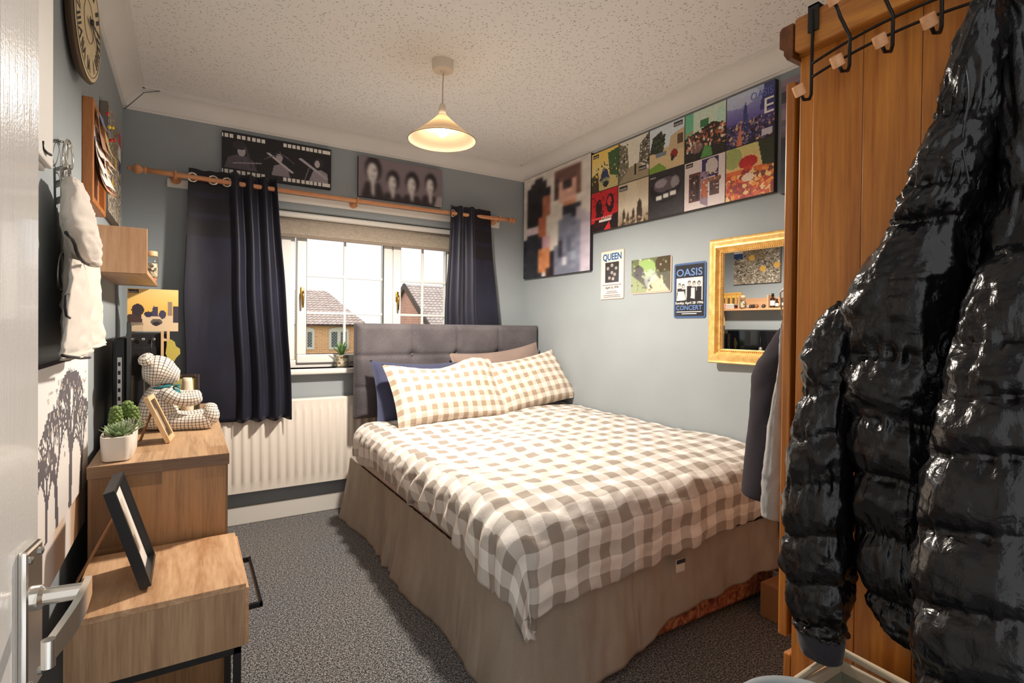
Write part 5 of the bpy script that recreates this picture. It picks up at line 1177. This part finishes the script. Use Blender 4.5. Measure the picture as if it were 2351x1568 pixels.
# gilt mirror, its far edge standing a little off the wall
ma = math.radians(MIRROR_TURN); mux = np.array((math.sin(ma), -math.cos(ma), 0)); muz = np.array((0, 0, 1.0)); mn = np.cross(mux, muz)
MW, MH = .50, .60; mo = np.array((XR - .010 - math.sin(ma) * MW - .0, 1.682, 1.008))
mr = thing('mirror', mo + mux * MW / 2, 'rectangular mirror in a gilt frame with rope beading, half hidden by hanging clothes', 'mirror')
gm = NT('gilt'); gn = gm.noise(gm.coords(), 40, 3); gm.set(base=gm.ramp(gn.outputs[0], [(.3, lin((218, 172, 92))), (.7, lin((244, 206, 132)))]), rough=.4, metal=.25); M['gilt'] = gm.m
prof = [(0, 0), (0, .018), (.006, .026), (.012, .024), (.018, .026), (.03, .034), (.044, .034), (.052, .024), (.056, .018), (.07, .016), (.07, .006)]
def mp(u, v, d): return mo + mux * u + muz * v + mn * d
sides = [((0, 0), (1, 0), (0, 1)), ((1, 0), (0, 1), (-1, 0)), ((1, 1), (-1, 0), (0, -1)), ((0, 1), (0, -1), (1, 0))]
for (c_, dr_, inn) in sides:
    V = []; Lh = MW if dr_[0] else MH
    for end in (0, 1):
        for a, d in prof:
            s_ = a if end == 0 else Lh - a; u = c_[0] * MW + dr_[0] * s_ + inn[0] * a; v = c_[1] * MH + dr_[1] * s_ + inn[1] * a; V.append(mp(u, v, d))
    n = len(prof); auto_smooth(put('frame_moulding', V, [(k, k + 1, n + k + 1, n + k) for k in range(n - 1)] + [(0, n, 2 * n - 1, n - 1)], 'gilt', mr), 50)
g = G()
def beads(p, q):
    L_ = np.linalg.norm(q - p); n = int(L_ / .0095); d = unit(q - p)
    for k in range(n):
        c_ = p + d * (k + .5) * L_ / n; o_ = unit(d + .7 * np.cross(mn, d)); g.ball(c_, (.0068, .0042, .0045), 8, 5, (o_, np.cross(mn, o_), mn))
cs = [mp(.063, .063, .018), mp(MW - .063, .063, .018), mp(MW - .063, MH - .063, .018), mp(.063, MH - .063, .018)]
for k in range(4): beads(cs[k], cs[(k + 1) % 4])
g.build('rope_beading', 'gilt', mr, True)['kind'] = 'stuff'
mm = NT('mirror_glass'); mm.set(base=(.93, .94, .94), metal=1.0, rough=.0)
G().box((.065, .065, .004), (MW - .065, MH - .065, .007), 0, (mux, muz, mn), mo).build('mirror_glass', mm.m, mr)
# ------------------------------------------------------------------ pine wardrobe
PX, PY0, PY1, PZ = 1.15, .10, .66, 1.775
M['pine'] = wood('orange_pine', (158, 88, 26), (216, 140, 54), 2, 22, .05, .38, .7, .3, .25, True)
M['pine_y'] = wood('orange_pine_rail', (152, 88, 30), (210, 138, 58), 1, 24, .06, .38, .7, .3, .25)
M['pine_dark'] = wood('dark_pine_moulding', (84, 46, 20), (126, 74, 36), 0, 24, .1, .4)
wd = thing('wardrobe', (1.68, .38, 0), 'tall orange pine wardrobe with a plank side and moulded cornice', 'wardrobe')
G().box((PX + .004, PY1 - .03, 0), (PX + .03, PY1, PZ), .002).build('front_stile', 'pine', wd)
G().box((PX + .004, PY0, 0), (PX + .03, PY0 + .03, PZ), .002).build('rear_stile', 'pine', wd)
b0 = PY0 + .031; nb = 5; bw_ = (PY1 - .031 - b0) / nb
for k in range(nb): G().box((PX, b0 + k * bw_ + .0004, 0), (PX + .016, b0 + (k + 1) * bw_ - .0004, PZ), .0012).build('plank', 'pine', wd)
G().box((PX + .02, PY0, 0), (2.205, PY0 + .012, PZ)).build('back_panel', 'pine', wd); G().box((2.185, PY0, 0), (2.205, PY1, PZ)).build('side_panel', 'pine', wd)
G().box((PX + .016, PY0, PZ - .02), (2.205, PY1, PZ)).build('top_panel', 'pine', wd); G().box((PX + .016, PY0, .44), (2.19, PY1 - .02, .46)).build('inner_shelf', 'pine', wd)
G().box((PX - .03, PY0, PZ), (PX - .004, PY1 - .004, PZ + .074), .006).build('cornice_side', 'pine_y', wd)
prof = [(0, 0), (.012, .0), (.02, .014), (.02, .024), (.03, .032), (.03, .07), (.024, .076), (0, .076)]
V = [(x, PY1 - .002 + a, PZ + b - .01) for x in (PX - .03, 2.205) for a, b in prof]; n = len(prof)
put('cornice_front', V, [(k, (k + 1) % n, n + (k + 1) % n, n + k) for k in range(n)] + [tuple(range(n))[::-1], tuple(range(n, 2 * n))], 'pine_dark', wd)
G().box((PX - .004, PY0, PZ), (2.205, PY1, PZ + .02)).build('cornice_cap', 'pine_y', wd)
for x0, x1 in ((PX + .004, 1.672), (1.678, 2.2)):
    d_ = G().box((x0, PY1 + .012, .475), (x1, PY1 + .032, PZ - .045), .003).build('door', 'pine', wd)
    for s_ in ((x0 + .08, .55, x1 - .08, 1.1), (x0 + .08, 1.18, x1 - .08, 1.66)): G().box((s_[0], PY1 + .03, s_[1]), (s_[2], PY1 + .036, s_[3]), .005).build('door_panel', 'pine', d_)
    G().ball(((x1 - .04 if x0 < 1.5 else x0 + .04), PY1 + .045, 1.05), .014, 14, 10).build('door_knob', 'pine', d_, True)
    r_ = G().box((x0, PY1 + .002, .08), (x1, PY1 + .018, .44), .003).build('drawer', 'pine', wd); G().ball(((x0 + x1) / 2, PY1 + .03, .27), .014, 14, 10).build('drawer_knob', 'pine', r_, True)
G().box((PX + .02, PY1 - .03, 0), (2.19, PY1 - .012, .08)).build('plinth', 'pine', wd)

# over-door hook rack on the cornice
M['iron'] = plain('dark_iron_wire', (36, 28, 22), .4, metal=.5); M['knob_beech'] = wood('pale_beech_knob', (214, 152, 104), (232, 178, 130), 0, 30, .2, .5)
hk = thing('hook_rack', (1.11, .46, 1.64), 'black wire hook rack with pale wooden knobs hooked over the wardrobe cornice', 'hook rack')
RXk = 1.112
ys = [.612 - .0745 * k for k in range(6)]
def arc(y): return .026 * (1 - ((y - .43) / .19) ** 2)
for z0 in (1.728, 1.700): G().tube([(RXk, y, z0 + arc(y)) for y in np.linspace(ys[0], ys[-1], 26)], .0028, 8).build('wire_rail', 'iron', hk, True)
def knob(p, d):
    G().lathe([(.0105, 0), (.0112, .001), (.0112, .020), (.0105, .0215)], p, d, 22).build('wooden_knob', 'knob_beech', hk, False)
for k, y in enumerate(ys):
    end = k in (0, 5); zt = 1.845 if end else 1.79 + arc(y) * .5; zb = 1.662 + arc(y) * .7 + (-.008 if end else .01)
    if end:
        pts = [(PX - .034, y, zt), (PX - .038, y, 1.73)]
    else: pts = [(RXk - .052, y + .006, zt + .014), (RXk - .03, y + .003, zt - .016), (RXk, y, zt - .045)]
    low = [(RXk, y, zb + .012), (RXk - .006, y, zb), (RXk - .022, y + .003, zb - .004), (RXk - .036, y + .005, zb + .012)]
    G().tube(pts + [(RXk, y, 1.71 + arc(y))] + low, .0034, 8).build('hook', 'iron', hk, True)
    knob((RXk - .030, y + .004, zb + .004), unit((-.55, .08, .8)))
    if not end: knob((RXk - .046, y + .005, zt + .006), unit((-.6, .08, .75)))
    if end:
        G().box((PX - .036, y - .011, 1.80), (PX - .031, y + .011, PZ + .082), .001).box((PX - .036, y - .011, PZ + .077), (PX + .02, y + .011, PZ + .082), .001).box((PX + .016, y - .011, PZ + .025), (PX + .02, y + .011, PZ + .082), .001).build('cornice_clip', 'blackmetal', hk)

# ------------------------------------------------------------------ quilted clothes
def catm(A_, t_):
    m = len(A_); i = min(int(t_), m - 2); f = t_ - i; p0, p1, p2, p3 = A_[max(i - 1, 0)], A_[i], A_[i + 1], A_[min(i + 2, m - 1)]
    return .5 * (2 * p1 + (p2 - p0) * f + (2 * p0 - 5 * p1 + 4 * p2 - p3) * f * f + (3 * p1 - p0 - 3 * p2 + p3) * f ** 3)
def quilt(name, rows, mat, parent, W, Dp, seams=(), puff=.22, wr=.007, n=72, steps=110, seed=0, slant=0, expo=2.4, wrn=11):
    """rows: (centre, half width along W, half depth along Dp); seams: row positions 0..len-1 pinched into quilting"""
    C = np.array([r[0] for r in rows], float); HW = np.array([r[1] for r in rows], float); HD = np.array([r[2] for r in rows], float); W = unit(W); Dp = unit(Dp); V = []
    m = len(rows); sm = sorted(seams)
    for j in range(steps + 1):
        t0 = j / steps * (m - 1); c = catm(C, t0); hw = max(.003, float(catm(HW, t0))); hd = max(.003, float(catm(HD, t0)))
        for k in range(n):
            a = 2 * PI * k / n; ca, sa = math.cos(a), math.sin(a); q = (abs(ca) ** expo + abs(sa) ** expo) ** (-1 / expo); x_, d_ = ca * q, sa * q
            t = t0 + slant * x_
            b = 1.0; pk = 0
            if sm:
                lo = max([s for s in sm if s <= t], default=min(-.01, t - .01)); hi = min([s for s in sm if s > t], default=max(m - .99, t + .01)); f = min(1, max(0, (t - lo) / max(1e-6, hi - lo))); b = max(0, math.sin(PI * min(1, max(0, f)))) ** .6
                dist = min(f, 1 - f) * (hi - lo); pk = math.exp(-dist / .22)
            sc = 1 - puff * (1 - b); w1 = wr * pk * (nz(a * wrn + seed, t * 1.3, seed) + .6 * nz(a * wrn * 2.1, t * 2, seed + 3)) + .5 * wr * nz(a * 2 + seed, t * 2.4, 5) + .25 * wr * nz(a * 5, t * 7, seed)
            V.append(c + W * (x_ * (hw * (1 - .45 * (1 - sc)) + w1)) + Dp * (d_ * (hd * sc + w1)))
    Fc = [(j * n + k, j * n + (k + 1) % n, (j + 1) * n + (k + 1) % n, (j + 1) * n + k) for j in range(steps) for k in range(n)] + [tuple(range(n))[::-1], tuple(steps * n + k for k in range(n))]
    return put(name, V, Fc, mat, parent, True)
def nylon():
    t = NT('glossy_black_nylon'); n = t.noise(t.coords((1, 1, 1)), 26, 4, .6, .6); n2 = t.noise(t.coords((1, 1, .35)), 60, 3)
    t.set(base=lin((10, 9, 12)), rough=.26, coat=.22, coatr=.06, spec=.35)
    t.bump(t.math('ADD', n.outputs[0], t.math('MULTIPLY', n2.outputs[0], .5)), .35, .012); return t.m
M['nylon'] = nylon()
jk = thing('puffer_jacket', (1.02, .4, .56), 'glossy black quilted puffer jacket hanging from the hook rack on the wardrobe', 'jacket')
def prow(y, xl, xr, X, hd):
    a, b = pix(xl, y, X=X), pix(xr, y, X=X); return ((a + b) / 2, abs(a[1] - b[1]) / 2, hd)
JX = 1.03
rows = [prow(y, l, r, JX, d) for y, l, r, d in ((-30, 2245, 2300, .02), (30, 2225, 2318, .04), (140, 2182, 2318, .05), (262, 2148, 2300, .055), (345, 2115, 2285, .06), (430, 2085, 2262, .062), (512, 2048, 2222, .06), (610, 1990, 2222, .07), (700, 1945, 2218, .075), (815, 1938, 2205, .075), (890, 1950, 2200, .075), (965, 1955, 2196, .075), (1090, 1965, 2190, .075), (1220, 1970, 2184, .072), (1370, 1990, 2176, .066), (1445, 2040, 2170, .056), (1500, 2105, 2168, .03))]
quilt('front_panel', rows, 'nylon', jk, (0, -1, 0), (1, 0, 0), (3, 5, 6, 9, 11, 12, 13, 14), .36, .014, 110, 200, 1, 0)
rows = [prow(y, l, r, 1.06, d) for y, l, r, d in ((-20, 2290, 2330, .02), (60, 2285, 2400, .035), (300, 2290, 2440, .04), (430, 2285, 2460, .045), (600, 2250, 2470, .05), (740, 2230, 2470, .05), (900, 2220, 2470, .05), (1060, 2215, 2470, .05), (1240, 2205, 2470, .05), (1500, 2190, 2460, .04), (1540, 2200, 2440, .02))]
quilt('front_panel', rows, 'nylon', jk, (0, -1, 0), (1, 0, 0), (3, 5, 6, 7, 8), .36, .014, 90, 150, 4, 0)
rows = [prow(y, l, r, 1.095, d) for y, l, r, d in ((120, 2240, 2420, .02), (400, 2130, 2440, .03), (620, 2020, 2450, .035), (900, 1985, 2450, .035), (1200, 2000, 2450, .035), (1430, 2060, 2440, .03), (1460, 2090, 2430, .015))]
quilt('back_panel', rows, 'nylon', jk, (0, -1, 0), (1, 0, 0), (1, 2, 3, 4), .2, .008, 64, 80, 21, 0)
def srow(x, y, r, X, k=.00080): return (pix(x, y, X=X), r * k, r * k * .85)
rows = [srow(1960, 690, 30, 1.02), srow(1932, 740, 50, 1.02), srow(1905, 820, 58, 1.01), srow(1898, 905, 54, 1.01), srow(1885, 1000, 66, 1.0), srow(1880, 1110, 72, 1.0), srow(1878, 1225, 76, 1.0), srow(1876, 1330, 74, 1.0), srow(1880, 1425, 60, 1.0), srow(1884, 1455, 50, 1.0)]
quilt('sleeve', rows, 'nylon', jk, (0, -1, 0), (1, 0, 0), (3, 4, 5, 6, 7, 8), .34, .013, 64, 130, 7, .16)
M['rib'] = fabric('black_ribbed_cuff', (44, 42, 50), (30, 28, 36), 500)
quilt('cuff', [srow(1884, 1440, 50, 1.0), srow(1884, 1470, 48, 1.0), srow(1886, 1505, 42, 1.0)], 'rib', jk, (0, -1, 0), (1, 0, 0), (), 0, .003, 48, 16, 9, .1)
rows = [srow(2350, 560, 40, .99, .0007), srow(2345, 640, 70, .97, .0007), srow(2330, 780, 92, .95, .0007), srow(2310, 910, 96, .93, .0007), srow(2295, 1040, 104, .92, .0007), srow(2275, 1215, 112, .91, .0007), srow(2268, 1390, 114, .90, .0007), srow(2262, 1560, 112, .90, .0007), srow(2262, 1720, 96, .90, .0007)]
quilt('sleeve', rows, 'nylon', jk, (0, -1, 0), (1, 0, 0), (2, 3, 4, 5, 6, 7), .34, .014, 72, 130, 12, .14)
G().tube([pix(2218 + 8 * math.sin(k * .35), 150 + k * 13, X=JX - .052) for k in range(22)], .0014, 6).build('zip', plain('black_zip', (60, 60, 62), .3, metal=.7), jk, True)
hp_ = pix(2290, -20, X=1.085); G().tube([hp_ + np.array((0, .012, -.03)), hp_ + np.array((0, .006, .012)), hp_ + np.array((0, -.006, .012)), hp_ + np.array((0, -.012, -.03))], .002, 6).build('hanging_loop', 'rib', jk, True)
ln = [pix(x, y, X=.985) for x, y in ((2262, 925), (2286, 915), (2280, 980), (2262, 1010), (2252, 970))]; G().prism(ln, (.004, 0, 0)).build('white_lining', plain('white_lining', (214, 214, 210), .7), jk)

# clothes hanging on the wardrobe doors
def hang_rows(lst, X, dx):
    out = []
    for y, xl, dd in lst:
        a = pix(xl, y, X=X); yb_ = PY1 + .05; yl = max(a[1], yb_ + .012); zz = a[2]; out.append((np.array((X + dx, (yl + yb_) / 2, zz)), (yl - yb_) / 2, dd))
    return out
M['char'] = fabric('charcoal_wool', (46, 38, 46), (32, 26, 33), 500, .95, 0, .2); M['greyc'] = fabric('light_grey_cotton', (170, 168, 164), (150, 148, 146), 600, nstr=.15, big=14)
cj = thing('hanging_coat', (1.4, .76, .8), 'dark charcoal coat hanging on the wardrobe door behind the grey shirt', 'coat')
quilt('coat_body', hang_rows(((700, 1830, .03), (745, 1812, .09), (800, 1782, .12), (850, 1752, .13), (950, 1742, .13), (1100, 1728, .14), (1106, 1729, .13)), 1.36, .02), 'char', cj, (0, 1, 0), (1, 0, 0), (), 0, .006, 48, 50, 3)
gs = thing('hanging_shirt', (1.25, .73, .7), 'light grey shirt hanging on the wardrobe door in front of the charcoal coat', 'shirt')
quilt('shirt_body', hang_rows(((735, 1822, .02), (770, 1808, .025), (860, 1795, .03), (960, 1775, .034), (1060, 1762, .036), (1110, 1757, .036), (1170, 1756, .036), (1180, 1760, .03)), 1.215, 0), 'greyc', gs, (0, 1, 0), (1, 0, 0), (), 0, .006, 48, 60, 8, wrn=5)
for t_, x_, z_ in ((cj, 1.38, 1.24), (gs, 1.215, 1.21)):
    h_ = G().tube([(x_, PY1 + .037, z_ - .05), (x_, PY1 + .07, z_), (x_, PY1 + .075, z_ + .05), (x_, PY1 + .05, z_ + .075), (x_, PY1 + .036, z_ + .06)], .002, 6).build('hanger_hook', 'steel', t_, True)

# floor things at the right
bxo = thing('cardboard_box', (2.1, 1.15, 0), 'small brown cardboard box on the carpet at the foot of the bed', 'box')
M['card'] = plain('brown_card', (168, 116, 74), .8, 120, .1)
G().box((2.0, 1.02, .001), (2.19, 1.275, .135), .002).build('box_body', 'card', bxo)
for y in (1.02, 1.148): G().box((2.0, y + .001, .1355), (2.19, y + .126, .1385)).build('flap', 'card', bxo)
M['canvas'] = fabric('cream_canvas', (214, 196, 168), (190, 172, 144), 700, nstr=.3); M['lin2'] = fabric('sage_lining', (150, 146, 124), (130, 126, 106), 500)
hm = thing('laundry_hamper', (.975, .36, 0), 'cream canvas laundry hamper standing against the wardrobe side', 'hamper')
h0, h1, v0, v1, hz_ = .875, 1.09, .17, .528, .53; w_ = .01
g = G()
for lo, hi in (((h0, v0, .01), (h0 + w_, v1, hz_)), ((h1 - w_, v0, .01), (h1, v1, hz_)), ((h0 + w_, v0, .01), (h1 - w_, v0 + w_, hz_)), ((h0 + w_, v1 - w_, .01), (h1 - w_, v1, hz_)), ((h0, v0, .0), (h1, v1, .01))): g.box(lo, hi, .003)
g.build('canvas_body', 'canvas', hm)
for lo, hi in (((h0 + w_, v0 + w_, .02), (h0 + w_ + .002, v1 - w_, hz_ - .02)), ((h1 - w_ - .002, v0 + w_, .02), (h1 - w_, v1 - w_, hz_ - .02)), ((h0 + w_, v1 - w_ - .002, .02), (h1 - w_, v1 - w_, hz_ - .02))): G().box(lo, hi).build('lining', 'lin2', hm)
rim = [(h0, v0), (h1, v0), (h1, v1), (h0, v1)]
G().tube([(x, y, hz_ + .002 + (.012 if (x == h1 and y == v1) else 0)) for x, y in rim], .008, 8, closed=True).build('rim_binding', 'canvas', hm, True)
bn = thing('waste_bin', (.755, .385, 0), 'tall round grey bin with a broad rim beside the laundry hamper', 'bin')
c_ = (.752, .40, 0); R_ = .098
G().lathe([(R_ * .8, .001), (R_ * .82, .01), (R_, .6), (R_ - .006, .6), (R_ * .78, .02)], c_, n=48).build('bin_body', plain('dark_grey_plastic', (70, 74, 76), .35), bn, True)
G().lathe([(R_ - .012, .602), (R_ - .010, .612), (R_ + .002, .616), (R_ + .008, .610), (R_ + .006, .598), (R_ - .012, .600)], c_, n=48, caps=False).build('bin_rim', plain('light_grey_rim', (150, 156, 158), .4), bn, True)
# ------------------------------------------------------------------ shirt and metal strap hanging by the cupboard on the left wall
ms = thing('hanging_chain_strap', (-.26, 1.7, 1.25), 'perforated metal strap with clips hanging from a wall hook beside the white shirt', 'strap')
SXp = XL + .012
def sp(x, y, X=SXp): return pix(x, y, X=X)
n_h = 7
g = G()
def strap_pt(s, t): # s across 0..1, t down 0..1
    a, b = sp(137 + 5 * t, 385 + 265 * t), sp(160 + 4 * t, 378 + 262 * t); return a + (b - a) * s
for s0, s1 in ((0, .22), (.78, 1)):
    P = [strap_pt(s0, 0), strap_pt(s1, 0), strap_pt(s1, 1), strap_pt(s0, 1)]; g.prism(P, (.003, 0, 0))
for k in range(n_h + 1):
    t = k / n_h; P = [strap_pt(.2, max(0, t - .03)), strap_pt(.8, max(0, t - .03)), strap_pt(.8, min(1, t + .03)), strap_pt(.2, min(1, t + .03))]; g.prism(P, (.003, 0, 0))
g.build('perforated_plate', 'steel', ms)
def loop(cs, r=.0026, nm='clip', m='chrome'): G().tube(cs, r, 8, closed=True).build(nm, m, ms, True)
def oval(x, y, rx, ry, X, n=20, rot=0): return [pix(x + rx * math.cos(a) * math.cos(rot) - ry * math.sin(a) * math.sin(rot), y + rx * math.cos(a) * math.sin(rot) + ry * math.sin(a) * math.cos(rot), X=X) for a in np.linspace(0, 2 * PI, n + 1)[:-1]]
loop(oval(158, 355, 8, 34, SXp + .012, rot=-.1), .003, 'carabiner'); loop(oval(150, 350, 6, 30, SXp + .006, rot=.15), .0024, 'carabiner')
loop(oval(141, 622, 8, 42, SXp + .01, rot=.05)); loop(oval(156, 410, 6, 16, SXp + .01)); loop(oval(154, 470, 5, 12, SXp + .01))
G().tube([sp(133, 322, XL), sp(134, 324), sp(146, 326), sp(152, 332)], .003, 8).build('wall_hook', 'steel', ms, True)
jt = thing('baseball_shirt', (-.235, 1.7, 1.08), 'small off-white baseball shirt with black piping hanging by the metal strap', 'shirt')
M['offwhite'] = fabric('offwhite_jersey', (226, 216, 204), (206, 196, 184), 700, nstr=.15, big=9); M['piping'] = plain('black_piping', (36, 30, 32), .6)
def lrow(y, xl, xr, X, hd):
    a, b = pix(xl, y, X=X), pix(xr, y, X=X); return ((a + b) / 2, abs(a[1] - b[1]) / 2, hd)
bodyX = -.245
rows = [lrow(y, l, r, bodyX, d) for y, l, r, d in ((412, 160, 172, .008), (440, 156, 184, .014), (500, 155, 200, .018), (600, 157, 220, .02), (700, 152, 228, .02), (780, 146, 235, .02), (800, 144, 237, .02))]
quilt('shirt_body', rows, 'offwhite', jt, (0, 1, 0), (1, 0, 0), (), 0, .022, 48, 50, 2, wrn=5)
fX = -.214
rows = [lrow(y, l, r, fX, d) for y, l, r, d in ((600, 166, 185, .008), (660, 160, 202, .010), (740, 152, 206, .011), (800, 145, 207, .012), (818, 143, 206, .012))]
quilt('front_flap', rows, 'offwhite', jt, (0, 1, 0), (1, 0, 0), (), 0, .016, 40, 30, 6, wrn=6)
sX = -.205
rows = [lrow(y, l, r, sX, d) for y, l, r, d in ((415, 160, 175, .012), (460, 160, 192, .022), (520, 158, 208, .026), (560, 166, 216, .026), (600, 188, 221, .018), (608, 198, 219, .010))]
slv = quilt('sleeve', rows, 'offwhite', jt, (0, 1, 0), (1, 0, 0), (), 0, .012, 40, 36, 4, wrn=4)
G().tube([pix(x, y, X=sX + .012) for x, y in ((152, 534), (158, 541), (166, 548), (172, 560), (175, 574), (182, 590), (192, 602), (203, 607))], .0035, 6).build('sleeve_piping', 'piping', slv, True)
G().tube([pix(x, y, X=fX + .012) for x, y in ((143, 816), (160, 819), (185, 822), (206, 821))], .0032, 6).build('hem_piping', 'piping', jt, True)
G().tube([pix(x, y, X=fX + .008) for x, y in ((158, 676), (151, 680), (149, 705), (152, 725), (160, 730))], .0026, 6).build('pocket_piping', 'piping', jt, True)
